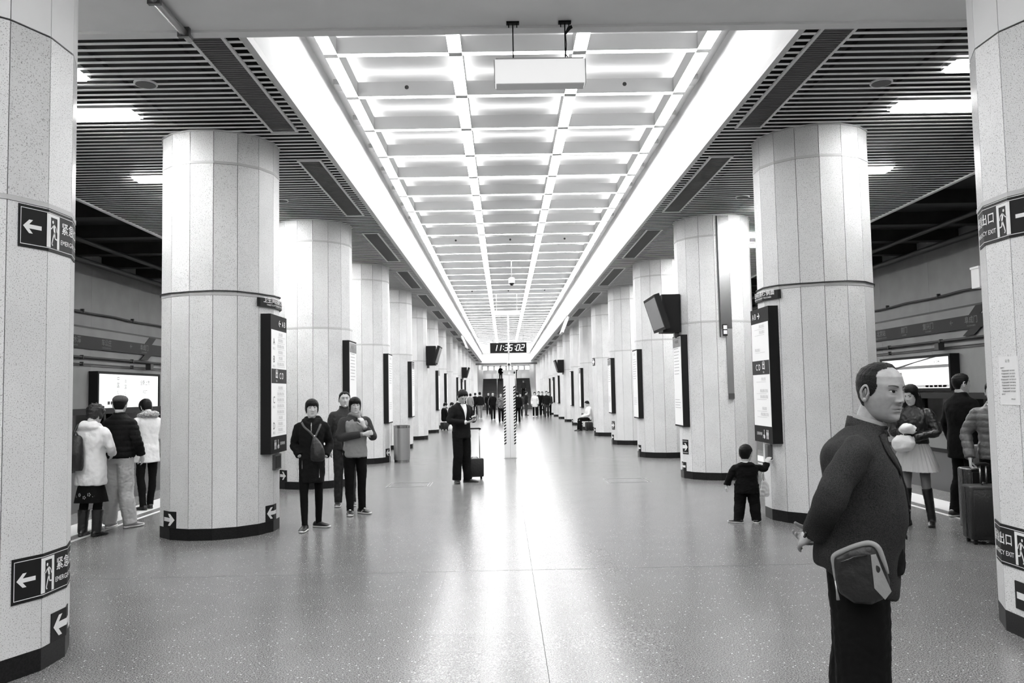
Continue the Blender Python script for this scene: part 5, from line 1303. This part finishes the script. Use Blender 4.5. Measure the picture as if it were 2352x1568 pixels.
o = smooth_obj('white_bag', p.sc(wrinkle(co, no, .012, 16)), fs, 'cloth_white'); o.location = p.root.location; o.rotation_euler = p.root.rotation_euler; tag(o, 'soft white bag and scarf in the arms of the woman in the pleated skirt', 'bag')

# ---- man in long black coat facing right
p = Person('man in a long black coat looking right, beside the right platform gates', (5.50, 10.3), 74, 1.77, z=.006, head=(16, 2, 0), lod=1, skin='skin', ank_r=(.10, .06, .085), ank_l=(-.10, -.08, .085), wri_r=(.22, .10, .93), toe={'r': (.2, 1), 'l': (-.1, 1)})
p.body(); p.hair('short', .008); p.legs('trousers', 'cloth_black', ankle=.066, knee=.075, amp=.006); p.shoes('shoe_black', 'rubber_white', .28)
p.upper('long_coat', 'cloth_black', hem=.70, w=1.14, d=1.16, sleeve=1.14, flare=1.05, collar=.05, amp=.007, scale=9)

# ---- traveller in a quilted jacket, half hidden by the nearest right column
p = Person('traveller in a quilted jacket half hidden by the nearest right column, hand at mouth', (5.06, 8.86), 205, 1.68, head=(10, -4, 0), lod=1,
    elb_r=(.29, -.02, 1.13), wri_r=(.27, .10, .86), elb_l=(-.20, .12, 1.12), wri_l=(.01, .20, 1.39), hands={'l': dict(d=(.25, -.1, 1), n=(0, -1, 0), curl=.9), 'r': dict(d=(0, .1, -1), n=(-1, 0, 0), curl=1.1)})
p.body(); p.hair('short', .008); p.legs('trousers', 'cloth_black'); p.shoes()
p.upper('quilted_jacket', 'nylon_grey', hem=.86, w=1.12, d=1.2, sleeve=1.25, puff=.075, amp=.005, collar=.05)
suitcase('large black suitcase with raised handle in front of the half-hidden traveller', (4.80, 8.62, 0), math.radians(-8), .46, .27, .60, .80, hw=.03)
suitcase('second black suitcase standing behind the large one near the right column', (5.16, 9.25, 0), math.radians(-5), .52, .30, .72, 0, 'leather')
o = rbox(MB(), -.17, .17, -.10, .10, 0, .22, .03).build('travel_bag', 'nylon_grey', None, (5.24, 9.27, .75)); tag(o, 'dark travel bag resting on the rear suitcase', 'bag'); MB().tube([(-.08, 0, .21), (-.06, 0, .27), (.06, 0, .27), (.08, 0, .21)], .01, 8).build('handle', 'black_gloss', o)

# ---- three people waiting at the left platform gates
p = Person('woman in a white coat with a black backpack, seen from behind at the left platform', (-5.33, 10.25), 8, 1.60, head=(14, -12, 0), lod=1, elb_r=(.26, .03, 1.13), wri_r=(.16, .20, 1.05), elb_l=(-.26, .02, 1.13), wri_l=(-.16, .20, 1.05), toe={'r': (.3, 1), 'l': (-.2, 1)}, headpos=(0, .035, 1.57))
p.body(face=False); p.hair('bangs', .020, 'hair_soft', rough=.7); p.legs('leggings', 'cloth_black', w=.95, ankle=.05, knee=.06); p.boots('leather', .34, r=.064)
p.upper('white_coat', 'cloth_white', hem=.66, w=1.12, d=1.12, sleeve=1.15, flare=1.08, hood=True, amp=.012, scale=8)
V, F = [], []; NP = 64
for i, (z, r) in enumerate(((.72, .150), (.60, .180), (.50, .198), (.44, .205))):
    for k in range(NP): a = 2*math.pi*k/NP; rr = r+.008*i*math.sin(5*a); V.append((rr*math.cos(a), rr*.78*math.sin(a), z))
F = [(i*NP+k, i*NP+(k+1) % NP, (i+1)*NP+(k+1) % NP, (i+1)*NP+k) for i in range(3) for k in range(NP)] + [tuple(range(NP))]
p.part('skirt', V, F, 'cloth_black')
for a in (-2.2, -1.85, -1.5, -1.2, -.9):     # pale flowers near the hem
    c = Vector(((.1965)*math.cos(a), .1965*.78*math.sin(a), .53+.02*math.sin(a*9))); nrm = Vector((math.cos(a), math.sin(a), 0))
    m = []
    for k in range(5): b = 2*math.pi*k/5; m.append(ellip(c+nrm*.004+Vector((-math.sin(a)*.016*math.cos(b), math.cos(a)*.016*math.cos(b), .016*math.sin(b))), (.005, .005, .010), 8, 5))
    v, f = join(m); p.part('flower_print', v, f, 'sign_grey')
t = thing('backpack', 'black backpack on the back of the woman in the white coat', 'backpack', p.root.location, rotz(8))
co, fs, no = remesh([dense_rings([(-.10, -.20, .86, .11, .05), (-.10, -.22, .93, .135, .075), (-.10, -.225, 1.10, .13, .08), (-.09, -.20, 1.27, .095, .05), (-.09, -.18, 1.31, .05, .03)], 4, n=20)], .010, 4)
smooth_obj('pack', p.sc(wrinkle(co, no, .004, 18)), fs, 'nylon', t); v, f = limb([(-.12, -.19, 1.29), (-.09, -.2, 1.36), (-.05, -.19, 1.29)], [.010, .010, .010], 5, 8); smooth_obj('handle', p.sc(v), f, 'nylon', t)
for sg in (-1,): v, f = limb([(-.07+sg*.09, -.17, 1.28), (sg*.12-.01, -.09, 1.44), (sg*.12, .05, 1.43), (sg*.125, .15, 1.30)], [.016]*4, 5, 8); smooth_obj('strap', p.sc(v), f, 'nylon', t)

p = Person('man in a black quilted jacket, flat cap and beige trousers at the left platform', (-5.25, 10.82), 14, 1.70, z=.004, head=(-26, -4, 0), lod=1, elb_r=(.28, -.02, 1.12), wri_r=(.25, .10, .93), elb_l=(-.27, .0, 1.12), wri_l=(-.20, .14, .97), ank_r=(.12, .06, .085), ank_l=(-.14, .0, .085), toe={'r': (.35, 1), 'l': (-.3, 1)})
p.body(face=False); p.hair('short', .008); p.legs('trousers', 'cloth_beige', w=1.06, ankle=.082, knee=.088, thigh=.105, amp=.010); p.shoes('shoe_grey', 'rubber_white', .27, .048, .09, .026)
p.upper('quilted_jacket', 'cloth_black2', hem=.90, w=1.18, d=1.22, sleeve=1.22, puff=.07, amp=.004, collar=.05)
co, fs, no = remesh([dense_rings([(0, -.002, .040, .084, .104), (0, 0, .065, .094, .116), (0, .004, .095, .088, .108), (0, 0, .122, .06, .075), (0, -.005, .132, .02, .03)], 4, n=26), dense_rings([(0, .085, .040, .06, .055), (0, .09, .052, .062, .058), (0, .085, .062, .05, .05)], 3, n=18)], .007, 4); p.part('flat_cap', co, fs, 'felt_cap', True)

p = Person('woman in a white coat with fur collar looking down at the left platform', (-5.66, 12.6), -50, 1.66, z=.006, head=(0, -26, 0), lod=1, elb_r=(.24, .03, 1.12), wri_r=(.10, .24, 1.12), elb_l=(-.24, .03, 1.12), wri_l=(-.08, .25, 1.14), toe={'r': (.2, 1), 'l': (-.1, 1)}, ank_r=(.08, .06, .085), ank_l=(-.08, -.05, .085))
p.body(face=False); p.hair('bangs', .013, rough=.2); p.legs('leggings', 'cloth_black', w=.96, ankle=.05, knee=.062); p.shoes('shoe_black', 'shoe_black', .25, .043, .07, .02)
p.upper('white_coat', 'cloth_white', hem=.72, w=1.05, d=1.05, sleeve=1.1, flare=1.12, amp=.008, scale=9)
co, fs, no = remesh([limb([(.12*math.cos(a), -.025+.105*math.sin(a), 1.44+.03*math.sin(a+3.1)) for a in np.linspace(.9, 5.4+math.pi/6, 14)], [.045]*14, 2, 12)], .010, 2); p.part('fur_collar', wrinkle(co, no, .022, 45), fs, 'fur')

# ---- the balding man in the blazer, close to the camera
p = Person('balding man in a dark woven blazer with hands clasped behind him, close on the right', (1.335, 3.62), 114, 1.74, head=(40, -4, 0), lod=0, skin='skin_dark', neck=((0, .012, 1.36), (0, .030, 1.45)), headpos=(0, .085, 1.585), headscale=1.03,
    sho_r=(.19, -.02, 1.352), sho_l=(-.19, -.02, 1.352), elb_r=(.275, -.120, 1.165), wri_r=(.12, -.195, .995), elb_l=(-.275, -.12, 1.15), wri_l=(-.10, -.19, .955),
    hands={'r': dict(d=(-.62, -.60, -.35), n=(-.45, .35, -.5), curl=.45, spread=.1, thumb=.5), 'l': dict(d=(.66, -.62, -.12), n=(.2, .5, .8), curl=.5, thumb=.6)},
    hip_r=(.09, -.035, .91), hip_l=(-.09, -.035, .91), ank_r=(.10, .0, .085), ank_l=(-.10, -.08, .085), kne_r=(.10, -.03, .48), kne_l=(-.10, -.05, .48), toe={'r': (.25, 1), 'l': (-.2, 1)})
p.body(age=1.0, nose=1.05)
p.hair('bald', .0048, 'hair_black', rough=.22)
for sg in (-1, 1):        # darker patches: ear hollow and nostril shade put into colour
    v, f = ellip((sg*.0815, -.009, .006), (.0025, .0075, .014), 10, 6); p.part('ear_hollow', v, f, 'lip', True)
    v, f = patch(lambda u, w_: (sg*(.006+.008*u), -.0365+.003*math.sin(3*u) + (w_-.5)*.004), 5, 3, .0008, age=1.0, nose=1.05); p.part('nostril', v, f, 'brow', True)
OV = [(0, -.045, .800, .198, .178, -.42), (0, -.038, .88, .200, .178, -.28), (0, -.022, .98, .196, .172, -.10), (0, -.004, 1.06, .190, .170), (0, -.002, 1.14, .190, .166), (0, -.008, 1.23, .196, .158), (0, -.020, 1.31, .203, .146), (0, -.026, 1.362, .194, .124), (0, -.010, 1.398, .150, .104), (0, .014, 1.43, .105, .092), (0, .028, 1.448, .086, .082)]
p.upper('blazer', 'cloth_charcoal', override=OV, sleeve=1.17, cuff=.052, amp=.012, scale=6.5, zs=.9, keep=True)
p.legs('trousers', 'cloth_black', w=1.0, ankle=.098, knee=.108, thigh=.128, hipd=1.36, amp=.005, top=1.0); p.shoes('leather', 'shoe_black', .29, .05, .085, .022)
shirt_v(p, 1.17, .060, 'cloth_black2', 1.45); lapels(p, 1.12, .062, 'cloth_charcoal', 1.43, .075)
collar_band(p, 'blazer_collar', 'cloth_charcoal', .100, .082, 1.412, 1.488, 1.432, cy=.028, a0=30, a1=330, th=.009)
collar_band(p, 'shirt_collar', 'cloth_grey', .075, .068, 1.43, 1.498, 1.450, cy=.038, a0=12, a1=348, th=.005)
for z in (1.09, .985):
    q = p.on([(.035, .3, z)], (0, 1, 0), .004)[0]; v, f = ellip(q, (.011, .004, .011), 12, 6); p.part('button', v, f, 'black_gloss')
pf = p.on([(.3, y, z) for y, z in ((-.10, .99), (-.02, .985), (.06, .975), (.06, .945), (-.02, .955), (-.10, .96))], (1, 0, 0), .004); p.part('pocket_flap', pf, [(0,1,4,5), (1,2,3,4)], 'cloth_charcoal')
for k in range(3):
    b, c = p.J['elb_r'], p.J['wri_r']; q = b.lerp(c, .80+.05*k)+Vector((.045, -.045, -.02)); v, f = ellip(q, (.006, .006, .006), 8, 5); p.part('cuff_button', v, f, 'black_gloss')
# belt bag at his right hip
bagt = thing('belt_bag', 'dark belt bag with grey piping hanging at the hip of the man in the blazer', 'bag', p.root.location, rotz(114))
OUT = [(-.118, .90), (-.116, .935), (-.06, .965), (.0, .988), (.035, .992), (.062, .972), (.085, .91), (.10, .84), (.085, .79), (.03, .758), (-.04, .755), (-.095, .79), (-.115, .85)]
def hipx(y): return .208 - .35*max(0, abs(y)-.05)**1.2
def bagpt(y, z, t): return ((hipx(y)+.014+t), y*.92-.012, z)
n = len(OUT); cy, cz = -.01, .875
prof = [(0.0, 1.0), (.03, 1.03), (.06, 1.0), (.078, .90), (.085, .72), (.087, .4)]
V = []; 
for t_, s_ in prof: V += [bagpt(cy+(y-cy)*s_, cz+(z-cz)*s_, t_) for y, z in OUT]
F = [(i*n+k, i*n+(k+1) % n, (i+1)*n+(k+1) % n, (i+1)*n+k) for i in range(len(prof)-1) for k in range(n)] + [tuple(range(n))[::-1], tuple(range((len(prof)-1)*n, len(prof)*n))]
co, fs, no = remesh([(V, F)], .006, 4); smooth_obj('pouch', p.sc(wrinkle(co, no, .005, 16)), fs, 'nylon', bagt)
pp = [bagpt(y, z, .062) for y, z in ((-.112, .835), (-.118, .90), (-.113, .936), (-.06, .967), (.0, .990), (.036, .995), (.066, .975), (.088, .912), (.098, .88))]
pts, tt = catmull(pp, 4); rad = list(np.interp(tt, [0, 1, 2, 6, 7, 8], [.004, .007, .0105, .0115, .009, .004])); V, F = tube_vf(pts, rad, 10); smooth_obj('piping', p.sc(V), F, 'cloth_grey', bagt)
q = [bagpt(y, z, t_) for y, z, t_ in ((.034, .955, .089), (.054, .958, .080), (.075, .90, .083), (.108, .815, .078), (.082, .785, .086), (.042, .83, .096))]
V = q + [(a-.012, b, c) for a, b, c in q]; m = 6; F = [tuple(range(m)), tuple(range(m, 2*m))[::-1]] + [(k, (k+1) % m, m+(k+1) % m, m+k) for k in range(m)]; MB().add(p.sc(V), F).build('side_panel', 'cloth_grey', bagt)
V, F = tube_vf([bagpt(-.113, .84, .066), bagpt(-.108, .80, .068), bagpt(-.104, .765, .066)], [.003, .004, .007], 8); smooth_obj('zip_pull', p.sc(V), F, 'steel', bagt)
V, F = ribbon([bagpt(y, z, .094) for y, z in ((-.085, .92), (-.03, .945), (.02, .955))], .006, .003, nrm=(1, 0, 0)); smooth_obj('zip', p.sc(V), F, 'black_gloss', bagt)

# ---- people far down the hall (small in the picture)
WALK = dict(ank_r=(.09, .16, .085), kne_r=(.09, .12, .48), ank_l=(-.09, -.18, .11), kne_l=(-.09, .0, .48), wri_r=(.22, -.06, .88), wri_l=(-.22, .14, .90))
SIT = dict(hip_r=(.09, .0, .90), hip_l=(-.09, .0, .90), kne_r=(.12, .40, .90), kne_l=(-.12, .40, .92), ank_r=(.11, .44, .50), ank_l=(-.11, .40, .50), wri_r=(.10, .30, 1.02), wri_l=(-.10, .30, 1.02), elb_r=(.25, .05, 1.12), elb_l=(-.25, .05, 1.12))
def far_person(label, xy, az, H, top, legs, hem=.85, hair='short', z=0.0, shoes='shoe_black', w=1.05, group='people in the distance', coat=False, head=(0, 0, 0), flare=1.0, stripes=False, **pose):
    p = Person(label, xy, az, H, head=head, lod=2, group=group, z=z, **pose)
    p.body(); p.hair(hair, .012); p.legs('trousers', legs, ankle=.06, knee=.07, thigh=.095, amp=.004)
    p.upper('coat' if coat else 'jacket', top, hem=hem, w=w, d=1.08, sleeve=1.08, amp=.006, flare=flare); p.shoes(shoes, 'rubber_white' if shoes == 'rubber_white' else 'shoe_black')
    if stripes:
        for q in 'rl':
            a, b, c = p.J['sho_'+q], p.J['elb_'+q], p.J['wri_'+q]; sg = 1 if q == 'r' else -1
            v, f = ribbon([a+Vector((sg*.02, 0, .062)), a.lerp(b, .3)+Vector((sg*.066, 0, 0)), b+Vector((sg*.058, 0, 0)), b.lerp(c, .9)+Vector((sg*.054, 0, 0))], .05, .008, nrm=(sg, 0, .2)); p.part('sleeve_stripe', v, f, 'cloth_white')
    return p
far_person('distant figure in a pale grey coat glimpsed behind the man in the suit', (-2.75, 60.5), 20, 1.66, 'cloth_grey', 'cloth_black', .70, 'full', coat=True, flare=1.05)
far_person('distant figure in black walking away on the left, before the stairs', (-2.5, 63.5), 5, 1.70, 'cloth_black', 'cloth_black', .84, **WALK)
far_person('distant man in a dark jacket, light trousers and white shoes, walking away', (-1.85, 53.8), -8, 1.74, 'cloth_black2', 'cloth_grey', .86, shoes='rubber_white', **WALK)
far_person('distant man in black, left of the man with striped sleeves', (-1.5, 64), 178, 1.72, 'cloth_black', 'cloth_black', .80)
far_person('distant man in a black track jacket with white sleeve stripes, walking nearer', (-.97, 51.5), 176, 1.72, 'cloth_black', 'cloth_black', .86, stripes=True, **WALK)
far_person('distant man in a patterned camouflage jacket, just left of the hazard post', (-.45, 46.7), 178, 1.66, 'camo', 'cloth_black', .82, **WALK)
far_person('distant figure in black, just right of the hazard post', (.47, 45.5), 2, 1.70, 'cloth_black', 'cloth_black', .82, **WALK)
far_person('distant figure half hidden behind the one in black beside the post', (.84, 56.5), 184, 1.60, 'cloth_darkgrey', 'cloth_black', .80)
far_person('distant man in dark clothes standing sideways, facing right', (1.32, 60), 78, 1.76, 'cloth_black2', 'cloth_darkgrey', .80)
far_person('distant woman in a white coat in the group on the right', (1.82, 56.3), 182, 1.68, 'cloth_white', 'cloth_black', .68, 'full', coat=True, shoes='rubber_white', flare=1.1)
far_person('distant man in black close behind the woman in the white coat', (2.2, 58.8), 190, 1.72, 'cloth_black', 'cloth_black', .80)
far_person('distant dark figure between the white coat and the grey-trousered man', (2.48, 59.5), 185, 1.70, 'cloth_black', 'cloth_black', .80)
far_person('distant man in a black jacket and grey trousers walking nearer on the right', (2.5, 53.9), 184, 1.72, 'cloth_black2', 'denim', .86, **WALK)
far_person('distant figure at the right edge of the far group, beside the column', (2.84, 57.2), 180, 1.66, 'cloth_darkgrey', 'cloth_black', .82)
far_person('man in a dark patterned jacket coming down the far stairs', (1.75, Y_END+.6+.34*7+.2), 184, 1.72, 'cloth_darkgrey', 'cloth_black', .84, z=.155*8)
far_person('figure in black near the top of the far stairs', (-.62, Y_END+.6+.34*18+.2), 180, 1.70, 'cloth_black', 'denim', .84, z=.155*19)
far_person('figure standing at the head of the far stairs, right of centre', (1.0, Y_END+9.2), 180, 1.70, 'cloth_black', 'cloth_black', .84, z=3.25)
for i, (xy, az, lb, tp) in enumerate((((-3.02, 38.0), 60, 'person in black sitting by the seventh left column, behind the suited man', 'cloth_black'), ((-2.80, 39.2), 80, 'second person sitting low beside the seventh left column', 'cloth_black2'), ((3.32, 35.0), 262, 'person in pale top sitting against the sixth right column', 'cloth_white'))):
    far_person(lb, xy, az, 1.68, tp, 'cloth_black', .88, z=-.42*1.68/1.7, group=None, head=(0, -25, 0), **SIT)
    st_ = suitcase(('dark case used as a seat by the first person sitting on the left', 'dark case used as a seat by the second person sitting on the left', 'dark case used as a seat by the person sitting on the right')[i], (xy[0], xy[1], 0), rotz(az), .36, .26, .36, 0)
o = smooth_obj('white_carrier_bag', *join([dense_rings([(0, 0, 0, .09, .05), (0, 0, .08, .11, .07), (0, 0, .2, .08, .05), (0, 0, .27, .03, .02)], 4, n=16)]), 'cloth_white', None, None, (-2.72, 37.6, .0)); tag(o, 'small white carrier bag on the floor by the sitting people', 'bag')

bpy.data.scenes.remove(WORK)
